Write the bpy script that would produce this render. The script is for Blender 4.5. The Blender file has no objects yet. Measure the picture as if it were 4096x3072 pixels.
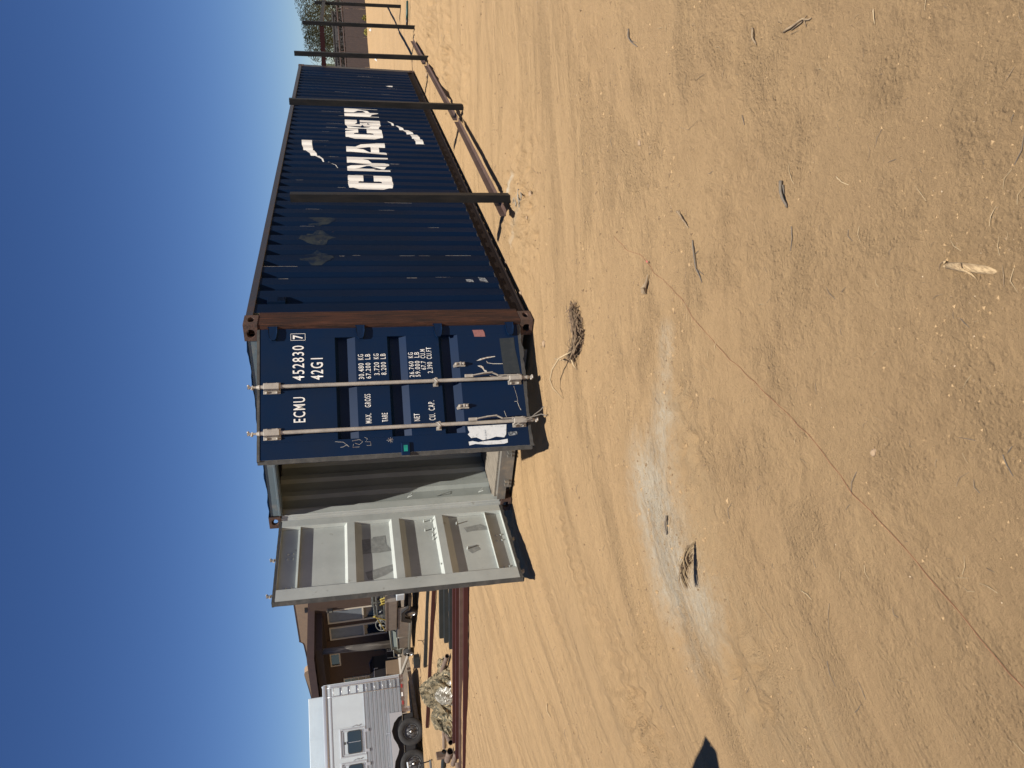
import bpy, math, random, re
import numpy as np
from mathutils import Vector, Matrix
from mathutils.geometry import tessellate_polygon
random.seed(7); rng = np.random.default_rng(11)
S = bpy.context.scene
COL = S.collection

# ------------------------------------------------------------------ camera
CAM_R = np.array([[0.5518923335, -0.8330160118, -0.0387191978],
                  [-0.2051210055, -0.0906003317, -0.9745342236],
                  [0.8082946402, 0.5457800875, -0.2208707104]])
CAM_C = np.array([-5.6679026608, -3.1034518289, 1.6880112169])
CAM_F = 2819.05473
cam_d = bpy.data.cameras.new('camera'); cam = bpy.data.objects.new('camera', cam_d); COL.objects.link(cam)
cam_d.sensor_fit = 'HORIZONTAL'; cam_d.sensor_width = 36.0; cam_d.lens = CAM_F / 4096 * 36.0
cam_d.clip_start = 0.05; cam_d.clip_end = 3000
# the phone was held sideways: picture right is down in the world
M3 = Matrix((tuple(CAM_R[1]), tuple(CAM_R[0]), tuple(-CAM_R[2]))).transposed()
cam.matrix_world = Matrix.Translation(Vector(CAM_C)) @ M3.to_4x4()
S.camera = cam

# ------------------------------------------------------------------ light
SUN = np.array([-0.29, -0.30, 1.0]); SUN /= np.linalg.norm(SUN)
W = bpy.data.worlds.new('World'); S.world = W; W.use_nodes = True
wn = W.node_tree; bg = wn.nodes['Background']
sky = wn.nodes.new('ShaderNodeTexSky'); sky.sky_type = 'NISHITA'; sky.sun_disc = False
sky.sun_elevation = math.asin(SUN[2]); sky.sun_rotation = math.atan2(SUN[0], SUN[1]) % (2 * math.pi)
sky.altitude = 0; sky.air_density = 0.7; sky.dust_density = 0.0; sky.ozone_density = 4.0
hs = wn.nodes.new('ShaderNodeHueSaturation'); hs.inputs['Saturation'].default_value = 1.18; hs.inputs['Hue'].default_value = .511
wn.links.new(sky.outputs[0], hs.inputs['Color']); wn.links.new(hs.outputs[0], bg.inputs[0]); bg.inputs[1].default_value = 0.061
sd = bpy.data.lights.new('sun', 'SUN'); sd.energy = 5.0; sd.angle = math.radians(0.53); sd.color = (1.0, 0.95, 0.87)
so = bpy.data.objects.new('sun', sd); COL.objects.link(so)
so.rotation_euler = Vector(SUN).to_track_quat('Z', 'Y').to_euler(); so.location = (0, 0, 30)
S.view_settings.view_transform = 'Standard'; S.view_settings.look = 'None'
S.view_settings.exposure = 0.5; S.view_settings.gamma = 1.0; S.view_settings.use_curve_mapping = False

# ------------------------------------------------------------------ survey helpers (real positions from sight lines)
GUP = np.array([-0.0121283723, 0.0183063393, 0.9997588612])          # plumb line: the lot slopes a little
def ray(x, y): return CAM_R.T @ np.array([(1536 - y) / CAM_F, (x - 2048) / CAM_F, 1.0])
def gp(x, y, z=0.0):
    d = ray(x, y); return CAM_C + d * (z - CAM_C[2]) / d[2]
def on_y(x, y, Y):
    d = ray(x, y); return CAM_C + d * (Y - CAM_C[1]) / d[1]
def on_plane(x, y, P, n):
    d = ray(x, y); return CAM_C + d * ((P - CAM_C) @ n) / (d @ n)
def basis(u, up=GUP):
    u = np.array(u, float); u = u - up * (u @ up); u /= np.linalg.norm(u)
    return Matrix((tuple(u), tuple(np.cross(up, u)), tuple(up))).transposed()

# ------------------------------------------------------------------ object helpers
class MB:
    def __init__(s): s.v = []; s.f = []; s.m = []
    def add(s, vs, fs, mi=0):
        o = len(s.v); s.v += [tuple(map(float, p)) for p in vs]
        for f in fs: s.f.append(tuple(i + o for i in f)); s.m.append(mi)
        return s
    def box(s, x0, x1, y0, y1, z0, z1, mi=0):
        return s.add([(x0,y0,z0),(x1,y0,z0),(x1,y1,z0),(x0,y1,z0),(x0,y0,z1),(x1,y0,z1),(x1,y1,z1),(x0,y1,z1)],
              [(0,3,2,1),(4,5,6,7),(0,1,5,4),(1,2,6,5),(2,3,7,6),(3,0,4,7)], mi)
    def beam(s, a, b, w, h, up=(0,0,1), mi=0, open_=False):
        a = Vector(a); b = Vector(b); d = (b - a).normalized(); up = Vector(up)
        r = d.cross(up).normalized(); u = r.cross(d)
        vs = [p + r*(i*w/2) + u*(j*h/2) for p in (a, b) for i, j in ((-1,-1),(1,-1),(1,1),(-1,1))]
        fs = [(0,1,5,4),(1,2,6,5),(2,3,7,6),(3,0,4,7)]
        if not open_: fs += [(0,3,2,1),(4,5,6,7)]
        s.add(vs, fs, mi)
        if open_:
            t = .006
            vs2 = [p + r*(i*(w/2-t)) + u*(j*(h/2-t)) for p in (a, b) for i, j in ((-1,-1),(1,-1),(1,1),(-1,1))]
            o = len(s.v); s.add(vs2, [(4,5,1,0),(5,6,2,1),(6,7,3,2),(7,4,0,3)], mi)
            p = o - 8
            for k in range(4):
                l = (k + 1) % 4
                s.f.append((p+k, p+l, o+l, o+k)); s.m.append(mi)
                s.f.append((p+4+k, o+4+k, o+4+l, p+4+l)); s.m.append(mi)
        return s
    def tube(s, pts, r, n=8, mi=0, caps=True):
        pts = [Vector(p) for p in pts]; rs = r if hasattr(r, '__len__') else [r]*len(pts)
        o = len(s.v); prev = None
        for i, p in enumerate(pts):
            d = (pts[min(i+1, len(pts)-1)] - pts[max(i-1, 0)]).normalized()
            if prev is None:
                a = Vector((0,0,1)) if abs(d.z) < .9 else Vector((1,0,0))
                u = d.cross(a).normalized()
            else: u = (prev - d * prev.dot(d)).normalized()
            prev = u; w = d.cross(u)
            for k in range(n):
                t = 2*math.pi*k/n; s.v.append(tuple(p + (u*math.cos(t) + w*math.sin(t))*rs[i]))
        for i in range(len(pts)-1):
            for k in range(n):
                l = (k+1) % n; s.f.append((o+i*n+k, o+i*n+l, o+(i+1)*n+l, o+(i+1)*n+k)); s.m.append(mi)
        if caps:
            s.f.append(tuple(o+k for k in range(n))[::-1]); s.m.append(mi)
            s.f.append(tuple(o+(len(pts)-1)*n+k for k in range(n))); s.m.append(mi)
        return s
    def prism(s, poly, fn, a, b, mi=0):
        """poly in 2-D, fn(u, v, w) -> point; extruded from w=a to w=b"""
        n = len(poly); vs = [fn(u, v, a) for u, v in poly] + [fn(u, v, b) for u, v in poly]
        tri = tessellate_polygon([[Vector((u, v, 0)) for u, v in poly]])
        fs = [tuple(t) for t in tri] + [tuple(i + n for i in t[::-1]) for t in tri]
        fs += [(i, (i+1) % n, n + (i+1) % n, n + i) for i in range(n)]
        return s.add(vs, fs, mi)
    def lathe(s, prof, c, ax, n=20, mi=0):
        """prof: (radius, distance along axis)"""
        c = Vector(c); ax = Vector(ax).normalized(); a = Vector((0,0,1)) if abs(ax.z) < .9 else Vector((1,0,0))
        u = ax.cross(a).normalized(); w = ax.cross(u); o = len(s.v)
        for r, h in prof:
            for k in range(n):
                t = 2*math.pi*k/n; s.v.append(tuple(c + ax*h + (u*math.cos(t) + w*math.sin(t))*r))
        for i in range(len(prof)-1):
            for k in range(n):
                l = (k+1) % n; s.f.append((o+i*n+k, o+i*n+l, o+(i+1)*n+l, o+(i+1)*n+k)); s.m.append(mi)
        return s
    def build(s, name, mats, parent=None, smooth=False, bevel=0, tf=None):
        me = bpy.data.meshes.new(name); me.from_pydata(s.v, [], s.f)
        for m in (mats if isinstance(mats, (list, tuple)) else [mats]): me.materials.append(m)
        if any(s.m): me.polygons.foreach_set('material_index', s.m)
        if smooth: me.polygons.foreach_set('use_smooth', [True]*len(s.f))
        me.update(); return link(name, me, parent, bevel, tf)

def link(name, me, parent=None, bevel=0, tf=None):
    o = bpy.data.objects.new(name, me); COL.objects.link(o)
    if parent is not None: o.parent = parent
    if tf is not None: o.matrix_local = tf if isinstance(tf, Matrix) else Matrix.Translation(Vector(tf))
    if bevel:
        b = o.modifiers.new('bevel', 'BEVEL'); b.width = bevel; b.segments = 2; b.limit_method = 'ANGLE'; b.angle_limit = math.radians(40)
    return o
def tag(o, label, cat, group=None, kind=None):
    if label: o['label'] = label
    if cat: o['category'] = cat
    if group: o['group'] = group
    if kind: o['kind'] = kind
    return o
def thing(name, label, cat, P=(0,0,0), B=None, group=None):
    o = bpy.data.objects.new(name, None); COL.objects.link(o); o.empty_display_size = .2
    m = B.to_4x4() if B is not None else Matrix.Identity(4)
    o.matrix_world = Matrix.Translation(Vector(P)) @ m
    return tag(o, label, cat, group)
def copy_thing(o, parent=None, kids=None):
    kids = kids if kids is not None else {p: [c for c in bpy.data.objects if c.parent == p] for p in bpy.data.objects}
    c = o.copy(); COL.objects.link(c)
    if parent is not None: c.parent = parent
    for k in kids.get(o, []): copy_thing(k, c, kids)
    return c

# ------------------------------------------------------------------ materials
def mat(name, col, rough=.6, metal=0, col2=None, sc=6, thr=(.45,.6), bump=0, bsc=80, stretch=None, spec=.5, col3=None, sc3=3, thr3=(.6,.7), rvar=0, trans=0):
    m = bpy.data.materials.new(name); m.use_nodes = True; t = m.node_tree; b = t.nodes['Principled BSDF']
    b.inputs['Roughness'].default_value = rough; b.inputs['Metallic'].default_value = metal
    b.inputs['Specular IOR Level'].default_value = spec
    if trans: b.inputs['Transmission Weight'].default_value = trans
    tc = t.nodes.new('ShaderNodeTexCoord'); mp = t.nodes.new('ShaderNodeMapping'); t.links.new(tc.outputs['Object'], mp.inputs[0])
    if stretch: mp.inputs['Scale'].default_value = stretch
    def layer(prev, c, sc, thr, det=6):
        n = t.nodes.new('ShaderNodeTexNoise'); n.inputs['Scale'].default_value = sc; n.inputs['Detail'].default_value = det; n.inputs['Roughness'].default_value = .65
        t.links.new(mp.outputs[0], n.inputs[0])
        r = t.nodes.new('ShaderNodeMapRange'); r.inputs[1].default_value, r.inputs[2].default_value = thr
        t.links.new(n.outputs[0], r.inputs[0])
        x = t.nodes.new('ShaderNodeMix'); x.data_type = 'RGBA'
        t.links.new(r.outputs[0], x.inputs[0])
        if isinstance(prev, tuple): x.inputs[6].default_value = (*prev, 1)
        else: t.links.new(prev, x.inputs[6])
        x.inputs[7].default_value = (*c, 1)
        return x.outputs[2], r.outputs[0]
    c = col; f = None
    if col2: c, f = layer(c, col2, sc, thr)
    if col3: c, f3 = layer(c, col3, sc3, thr3)
    if isinstance(c, tuple): b.inputs['Base Color'].default_value = (*c, 1)
    else: t.links.new(c, b.inputs['Base Color'])
    if rvar and f is not None:
        mr = t.nodes.new('ShaderNodeMapRange'); mr.inputs[3].default_value = rough; mr.inputs[4].default_value = min(1, rough + rvar)
        t.links.new(f, mr.inputs[0]); t.links.new(mr.outputs[0], b.inputs['Roughness'])
    if bump:
        n = t.nodes.new('ShaderNodeTexNoise'); n.inputs['Scale'].default_value = bsc; n.inputs['Detail'].default_value = 5
        t.links.new(mp.outputs[0], n.inputs[0])
        bp = t.nodes.new('ShaderNodeBump'); bp.inputs['Strength'].default_value = 1; bp.inputs['Distance'].default_value = bump
        t.links.new(n.outputs[0], bp.inputs['Height']); t.links.new(bp.outputs[0], b.inputs['Normal'])
    return m
NAVY = mat('navy_paint', (.0018,.0140,.046), .4, 0, (.0065,.015,.036), 1.3, (.35,.75), .0006, 5, col3=(.035,.038,.042), sc3=14, thr3=(.66,.9), rvar=.2, spec=.12)
NAVYS = mat('navy_paint_side', (.0016,.0105,.034), .6, 0, (.0045,.0100,.022), 1.1, (.42,.85), .0035, 1.6, stretch=(1,1,.35), col3=(.07,.04,.028), sc3=16, thr3=(.70,.86), rvar=.2, spec=.06)
INNER = mat('grey_primer', (.44,.465,.435), .5, 0, (.33,.35,.33), 2.2, (.4,.8), .002, 3, col3=(.2,.18,.14), sc3=11, thr3=(.64,.80))
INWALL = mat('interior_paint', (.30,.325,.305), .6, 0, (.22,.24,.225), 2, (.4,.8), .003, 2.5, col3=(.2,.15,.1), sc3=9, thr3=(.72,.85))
RUST = mat('rusty_post', (.068,.031,.020), .75, 0, (.030,.019,.016), 5, (.40,.60), .004, 30, stretch=(8,8,.5), col3=(.15,.062,.035), sc3=9, thr3=(.58,.72), spec=.15)
CAST = mat('rusty_casting', (.055,.034,.025), .75, 0, (.10,.052,.034), 14, (.4,.62), .003, 60, col3=(.045,.03,.026), sc3=22, thr3=(.5,.7))
RAILD = mat('dark_rail', (.018,.012,.010), .7, 0, (.020,.016,.015), 3, (.4,.7), .001, 20, spec=.1)
RAILT = mat('top_rail_paint', (.028,.028,.034), .5, 0, (.048,.03,.022), 5, (.5,.75), .001, 20)
GALV = mat('galvanised', (.40,.365,.31), .6, .15, (.27,.245,.21), 12, (.4,.7), .0008, 60, col3=(.2,.11,.06), sc3=25, thr3=(.66,.8))
RUBBER = mat('gasket_rubber', (.045,.045,.042), .7, 0, (.085,.08,.072), 10, (.45,.7), .002, 40)
HEAD = mat('header_paint', (.12,.155,.165), .5, 0, (.22,.21,.18), 5, (.52,.72), .001, 30, col3=(.10,.05,.03), sc3=16, thr3=(.64,.74))
SILLM = mat('sill_steel', (.13,.125,.115), .6, 0, (.22,.19,.15), 9, (.45,.7), .001, 40)
WHITE = mat('white_lettering', (.78,.77,.72), .6, 0, (.62,.60,.54), 9, (.5,.8))
WHITES = mat('white_logo_paint', (.80,.79,.73), .6, 0, (.68,.65,.58), 3, (.45,.8), stretch=(3,3,.4), col3=(.25,.20,.15), sc3=8, thr3=(.70,.78))
WOODF = mat('worn_plywood', (.22,.19,.15), .8, 0, (.14,.12,.095), 6, (.4,.65), .001, 60, stretch=(1,6,1))
PATCH = mat('scuffed_patch', (.026,.033,.038), .8, 0, (.006,.014,.032), 9, (.42,.62), .001, 50, col3=(.055,.053,.045), sc3=16, thr3=(.60,.75), spec=.1)
PAPER = mat('paper', (.62,.64,.64), .8, 0, (.42,.43,.42), 25, (.55,.7), .001, 30)
INK = mat('ink', (.06,.08,.12), .7)
PINK = mat('pink_sticker', (.26,.11,.10), .8, 0, (.21,.09,.085), 30, (.5,.6))
TEAL = mat('teal_sticker', (.0,.22,.17), .5, 0, (.0,.16,.13), 30, (.5,.6))
SCR = mat('scratch_primer', (.55,.53,.46), .8, 0, (.35,.25,.18), 40, (.5,.6))
SMUDGE = mat('grey_smear', (.20,.21,.20), .7, 0, (.28,.29,.27), 20, (.4,.65))
TAPE = mat('tape_residue', (.27,.29,.30), .7, 0, (.06,.07,.08), 40, (.47,.53))
POST = mat('black_steel', (.011,.012,.013), .5, 0, (.028,.025,.022), 4, (.45,.75), .0006, 60, stretch=(3,3,.6), rvar=.15, spec=.2)
MAROON = mat('maroon_primer', (.058,.020,.016), .6, 0, (.042,.016,.014), 3, (.4,.7), .0005, 50, spec=.15)
BROWNP = mat('brown_angle_iron', (.080,.046,.034), .6, 0, (.11,.07,.052), 6, (.4,.7), .0006, 50)
GREYT = mat('grey_steel', (.022,.027,.027), .5, 0, (.035,.037,.035), 5, (.4,.7), spec=.2)

# ------------------------------------------------------------------ ground
TRK = []
for line, w, dep in (
    ([(2060,1850),(2110,2150),(2210,2450),(2330,2750),(2440,3072)], .16, .014),
    ([(2180,1850),(2260,2150),(2390,2480),(2560,2800),(2700,3072)], .20, .018),
    ([(1960,2400),(2020,2700),(2100,3072)], .22, .015),
    ([(2450,1500),(2480,1900),(2580,2250),(2760,2600),(2960,2900)], .18, .010),
    ([(2700,1000),(2690,1500),(2760,1900),(2950,2300),(3250,2700)], .14, .008),
    ([(2380,300),(2420,900),(2400,1500)], .2, .008),
    ([(2950,200),(2900,800),(2980,1400),(3200,1900)], .18, .008)):
    TRK.append((np.array([gp(*p)[:2] for p in line]), w, dep))
_NT = {}
def vnoise(x, y, sc, seed=0):
    if seed not in _NT: _NT[seed] = np.random.default_rng(seed).random((256, 256))
    r = _NT[seed]; X = x*sc + 1000.37; Y = y*sc + 1000.71
    i = np.floor(X).astype(int); j = np.floor(Y).astype(int); fx = X - i; fy = Y - j
    fx = fx*fx*(3-2*fx); fy = fy*fy*(3-2*fy); i0 = i % 256; j0 = j % 256; i1 = (i+1) % 256; j1 = (j+1) % 256
    return (r[i0,j0]*(1-fx)+r[i1,j0]*fx)*(1-fy) + (r[i0,j1]*(1-fx)+r[i1,j1]*fx)*fy - .5
def seg_dist(x, y, L):
    best = np.full(x.shape, 1e9)
    for a, b in zip(L[:-1], L[1:]):
        d = b - a; t = np.clip(((x-a[0])*d[0] + (y-a[1])*d[1])/(d@d), 0, 1)
        best = np.minimum(best, np.hypot(x-a[0]-t*d[0], y-a[1]-t*d[1]))
    return best
def flow(x, y):
    dx = x - CAM_C[0]; dy = y - CAM_C[1]; a = dx*.5523 - dy*.8336; b = dx*.8336 + dy*.5523
    return b + .40*np.minimum(0, a+.2)**2, a
BUMPS = [(1.25,-.62,.55,.035), (9.2,-1.25,.6,.05), (4.9,-1.1,.4,.02), (11,-1.3,.7,.04), (.25,-1.0,.6,.012), (-4.2,1.7,.5,.02), (-3.9,2.2,.5,.02)]
_f = lambda x, y, r, h: (*gp(x, y)[:2], r, h)
ROUGH = [_f(2570,2900,.22,.035), _f(2600,2620,.16,.03), _f(2930,2650,.25,.022), _f(3060,2750,.22,.022), _f(2530,2740,.15,.02), _f(2720,1650,.22,.02), _f(2760,1800,.2,.018), _f(2110,850,.25,.03), _f(2150,960,.2,.02), _f(2700,2450,.2,.02), _f(1790,240,.5,.06), (1.0,-.9,.7,.03), (9.2,-1.5,.9,.06), (.6,-.4,.6,.015), (5.0,-1.1,.6,.03), (-3.3,3.0,.7,.03), (-3.2,1.2,.5,.012), (12,-1.9,1.2,.06), (7,-.6,1.4,.025)]
def gz(x, y):
    x = np.asarray(x, float); y = np.asarray(y, float)
    z = vnoise(x,y,.35,1)*.05 + vnoise(x,y,1.1,2)*.022 + vnoise(x,y,3.5,3)*.007 + vnoise(x,y,9,4)*.004
    q_, a_ = flow(x, y); lf = np.clip((-a_ - .3)/2, .15, 1)*np.exp(-np.maximum(q_-9, 0)/6); z += lf*(vnoise(q_, a_*.14, 5.0, 21)*.020 + vnoise(q_, a_*.14, 12, 22)*.007) + vnoise(q_, a_*.25, 16, 23)*.003
    m = .25 + .75*np.clip(vnoise(q_, a_*.3, 1.7, 9)*5 - .1, 0, 1)
    z += m*(vnoise(x,y,24,5)*.006 + vnoise(x,y,40,6)*.006) + np.clip(vnoise(x,y,13,14)-.30,0,1)*.05*m
    far = np.clip((np.hypot(x+5.67, y+3.1)-3)/14, 0, 1); z *= 1 + far*.6
    for L, w, dep in TRK:
        d = seg_dist(x, y, L); g = np.exp(-(d/w)**2)
        z += -dep*g + dep*.9*np.exp(-((d-w*1.7)/(w*.6))**2) + g*dep*.5*np.sin((x*.8-y*.6)*60)
    for bx, by, r, h in BUMPS:
        z += h*np.exp(-((x-bx)**2+(y-by)**2)/r**2)
    for bx, by, r, h in ROUGH:
        z += h*np.exp(-((x-bx)**2+(y-by)**2)/r**2)*(vnoise(x,y,14,7)*2 + vnoise(x,y,30,8)*1.3)
    z -= .035*np.exp(-((x+.9)**2+(y-.9)**2)/.7**2)
    # settled flat under and beside the container
    d = np.maximum(np.maximum(-.02 - x, x - 12.3), np.maximum(-.02 - y, y - 2.5)); k = np.clip(d/.35, 0, 1)
    z = z*k - .012*(1-k)
    return z
def axis(lo, hi, step, far):
    a = list(np.arange(lo, hi, step)); s = step; p = a[-1]
    while p < far: s *= 1.045; p += s; a.append(p)
    s = step; p = a[0]; b = []
    while p > -far: s *= 1.06; p -= s; b.append(p)
    return np.array(b[::-1] + a)
gx = axis(-5.3, 3.0, .026, 420); gy = axis(-3.4, 4.2, .026, 420)
X, Y = np.meshgrid(gx, gy, indexing='ij'); Z = gz(X, Y)
nx, ny = X.shape
me = bpy.data.meshes.new('ground'); N = nx*ny
me.vertices.add(N); me.vertices.foreach_set('co', np.stack([X, Y, Z], -1).reshape(-1).astype(np.float32))
i = np.arange(nx-1)[:, None]*ny + np.arange(ny-1)[None, :]
q = np.stack([i, i+ny, i+ny+1, i+1], -1).reshape(-1, 4); nq = len(q)
me.loops.add(nq*4); me.loops.foreach_set('vertex_index', q.reshape(-1).astype(np.int32))
me.polygons.add(nq); me.polygons.foreach_set('loop_start', (np.arange(nq)*4).astype(np.int32))
me.update(); me.polygons.foreach_set('use_smooth', np.ones(nq, bool))
def blobs(L):
    a = np.zeros_like(X)
    for (x0,y0),(x1,y1),w,s in L:
        A = gp(x0,y0)[:2]; B = gp(x1,y1)[:2]; a = np.maximum(a, s*np.exp(-(seg_dist(X, Y, [A, B])/w)**2))
    return a
pale = blobs([((2600,1960),(2680,2280),.30,1.3), ((2700,2300),(2820,2450),.22,.9), ((2650,1650),(2640,1950),.15,.85), ((2660,1350),(2650,1700),.10,.6), ((2055,705),(2050,775),.055,1.1),
              ((2080,850),(2060,960),.10,.55), ((2700,2300),(2760,2600),.2,.4)])
grey = blobs([((2700,1640),(2850,2400),.28,.8), ((2900,2400),(3250,2900),.30,.6), ((2650,1100),(2660,1500),.16,.3), ((2070,800),(2100,1000),.16,.6), ((2960,2800),(3250,3072),.25,.6),
              ])
dug = blobs([((2090,830),(2130,1020),.20,1.0), ((2130,1020),(2170,1250),.15,.8), ((1785,190),(1810,430),.34,1.0), ((1660,20),(1690,120),.35,.7), ((2150,1330),(2190,1420),.07,.5), ((2560,2830),(2600,3040),.14,.6), ((2590,2560),(2640,2680),.07,.7), ((2260,2700),(2300,2780),.1,.4)])
for nm, arr in (('pale', pale), ('grey', grey), ('dug', dug)):
    at = me.attributes.new(nm, 'FLOAT', 'POINT'); at.data.foreach_set('value', arr.reshape(-1).astype(np.float32))
q_, a_ = flow(X, Y)
at = me.attributes.new('flow', 'FLOAT_VECTOR', 'POINT'); at.data.foreach_set('vector', np.stack([q_, a_*(.24 + .6*np.clip((5.5-q_)/3, 0, 1)*np.clip((a_+2.2)/1.2, 0, 1)), np.zeros_like(q_)], -1).reshape(-1).astype(np.float32))
me.validate()
gm = bpy.data.materials.new('dry_dirt'); gm.use_nodes = True; t = gm.node_tree; b = t.nodes['Principled BSDF']
b.inputs['Roughness'].default_value = .95; b.inputs['Specular IOR Level'].default_value = .15
tc = t.nodes.new('ShaderNodeTexCoord')
def noise(sc, det=6, rough=.6, src=None):
    n = t.nodes.new('ShaderNodeTexNoise'); n.inputs['Scale'].default_value = sc; n.inputs['Detail'].default_value = det; n.inputs['Roughness'].default_value = rough
    t.links.new(src or tc.outputs['Object'], n.inputs[0]); return n.outputs[0]
def rng_(src, a, b_, c=0, d=1):
    r = t.nodes.new('ShaderNodeMapRange'); r.inputs[1].default_value = a; r.inputs[2].default_value = b_; r.inputs[3].default_value = c; r.inputs[4].default_value = d
    t.links.new(src, r.inputs[0]); return r.outputs[0]
def mixc(f, a, c):
    x = t.nodes.new('ShaderNodeMix'); x.data_type = 'RGBA'; t.links.new(f, x.inputs[0])
    for k, v in ((6, a), (7, c)):
        if isinstance(v, tuple): x.inputs[k].default_value = (*v, 1)
        else: t.links.new(v, x.inputs[k])
    return x.outputs[2]
def mth(op, a, c):
    x = t.nodes.new('ShaderNodeMath'); x.operation = op
    for k, v in ((0, a), (1, c)):
        if isinstance(v, (int, float)): x.inputs[k].default_value = v
        else: t.links.new(v, x.inputs[k])
    return x.outputs[0]
fl = t.nodes.new('ShaderNodeAttribute'); fl.attribute_name = 'flow'; FL = fl.outputs['Vector']
c = mixc(rng_(noise(.5), .35, .7), (.450,.296,.152), (.425,.283,.148))
c = mixc(rng_(noise(2.6, 7, .75, FL), .42, .66, 0, .8), c, (.470,.314,.162))
c = mixc(rng_(noise(6, 9, .8, FL), .50, .72, 0, .75), c, (.37,.244,.124))
c = mixc(rng_(noise(9, 9, .8), .52, .72, 0, .6), c, (.36,.238,.122))
c = mixc(rng_(noise(22, 8, .85, FL), .53, .70, 0, .6), c, (.34,.222,.11))
c = mixc(rng_(noise(48, 8, .9), .57, .65, 0, .8), c, (.16,.105,.058))
c = mixc(rng_(noise(170, 4, .7), .70, .74, 0, .8), c, (.70,.56,.36))
def attr(n):
    a = t.nodes.new('ShaderNodeAttribute'); a.attribute_name = n; return a.outputs['Fac']
ed = rng_(mth('ADD', mth('MULTIPLY', noise(7, 10, .8, FL), .45), mth('MULTIPLY', noise(16, 10, .85), .55)), .38, .60, .05, 1.4)
c = mixc(rng_(mth('MULTIPLY', attr('grey'), ed), .1, .9, 0, .6), c, (.40,.285,.160))
c = mixc(rng_(mth('MULTIPLY', attr('pale'), ed), .10, 1.1, 0, .85), c, (.50,.435,.325))
t.links.new(c, b.inputs['Base Color'])
c = mixc(rng_(mth('MULTIPLY', attr('dug'), rng_(noise(18, 9, .85), .40, .58, .1, 1.5)), .05, .75, 0, .8), c, (.19,.112,.060))
vo = t.nodes.new('ShaderNodeTexVoronoi'); vo.inputs['Scale'].default_value = 55; t.links.new(tc.outputs['Object'], vo.inputs[0])
patch = rng_(noise(2.2, 5, .6, FL), .46, .62)
h = mth('ADD', mth('MULTIPLY', noise(26, 10, .78), .026), mth('MULTIPLY', mth('MULTIPLY', rng_(vo.outputs[0], 0, .45, 1, 0), patch), .012))
h = mth('ADD', h, mth('MULTIPLY', noise(120, 6, .8), .008)); h = mth('ADD', h, mth('MULTIPLY', noise(30, 8, .8, FL), .014))
h = mth('ADD', h, mth('MULTIPLY', mth('MULTIPLY', noise(11, 8, .75), patch), .05))
bp = t.nodes.new('ShaderNodeBump'); bp.inputs['Strength'].default_value = 1.0; bp.inputs['Distance'].default_value = 1.0
t.links.new(h, bp.inputs['Height']); t.links.new(bp.outputs[0], b.inputs['Normal'])
me.materials.append(gm)
ground = link('ground', me); tag(ground, 'bare sandy dirt lot with tyre marks and grey cement dust', None, kind='structure')
def gzz(x, y): return float(gz(np.array([x]), np.array([y]))[0])

# ------------------------------------------------------------------ shipping container
CON = thing('shipping_container', 'rusty navy blue forty foot shipping container with both end doors swung open', 'shipping container')
L, Wd, H = 12.192, 2.438, 2.591
def ring(mb, rect, oval, fn, depth, mi=0, n=24, sq=2.6):
    """flat plate with an oval hole: rect (u0,u1,v0,v1), oval (cu,cv,ru,rv); fn(u,v,w) maps, w goes inward"""
    u0,u1,v0,v1 = rect; cu,cv,ru,rv = oval; out = []; inn = []
    for k in range(n):
        a = 2*math.pi*k/n + math.pi/n; ca, sa = math.cos(a), math.sin(a)
        s = min((u1-cu if ca > 0 else cu-u0)/max(abs(ca),1e-6), (v1-cv if sa > 0 else cv-v0)/max(abs(sa),1e-6))
        out.append((cu+ca*s, cv+sa*s))
        r = (abs(ca/ru)**sq + abs(sa/rv)**sq)**(-1/sq); inn.append((cu+ca*r, cv+sa*r))
    vs = [fn(u,v,0) for u,v in out] + [fn(u,v,0) for u,v in inn] + [fn(u,v,depth) for u,v in inn] + [fn(u,v,depth) for u,v in out]
    fs = []
    for k in range(n):
        l = (k+1) % n
        fs += [(k,l,n+l,n+k), (n+k,n+l,2*n+l,2*n+k), (2*n+k,2*n+l,3*n+l,3*n+k)]
    for k in range(n):  # square the corners off
        pass
    mb.add(vs, fs, mi)
    cs = [(u0,v0),(u1,v0),(u1,v1),(u0,v1)]
    o = []
    for (cu_, cv_) in cs:
        near = sorted(range(n), key=lambda k: (out[k][0]-cu_)**2 + (out[k][1]-cv_)**2)[:4]
        ks = sorted(near)
        # the two outline points on either side of the corner
        best = None
        for k in range(n):
            l = (k+1) % n
            p, q = out[k], out[l]
            onu = abs(p[0]-cu_) < 1e-6 and abs(q[1]-cv_) < 1e-6; onv = abs(p[1]-cv_) < 1e-6 and abs(q[0]-cu_) < 1e-6
            if onu or onv: best = (k, l)
        if best: mb.add([fn(*out[best[0]],0), fn(cu_,cv_,0), fn(*out[best[1]],0)], [(0,1,2)], mi)
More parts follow.
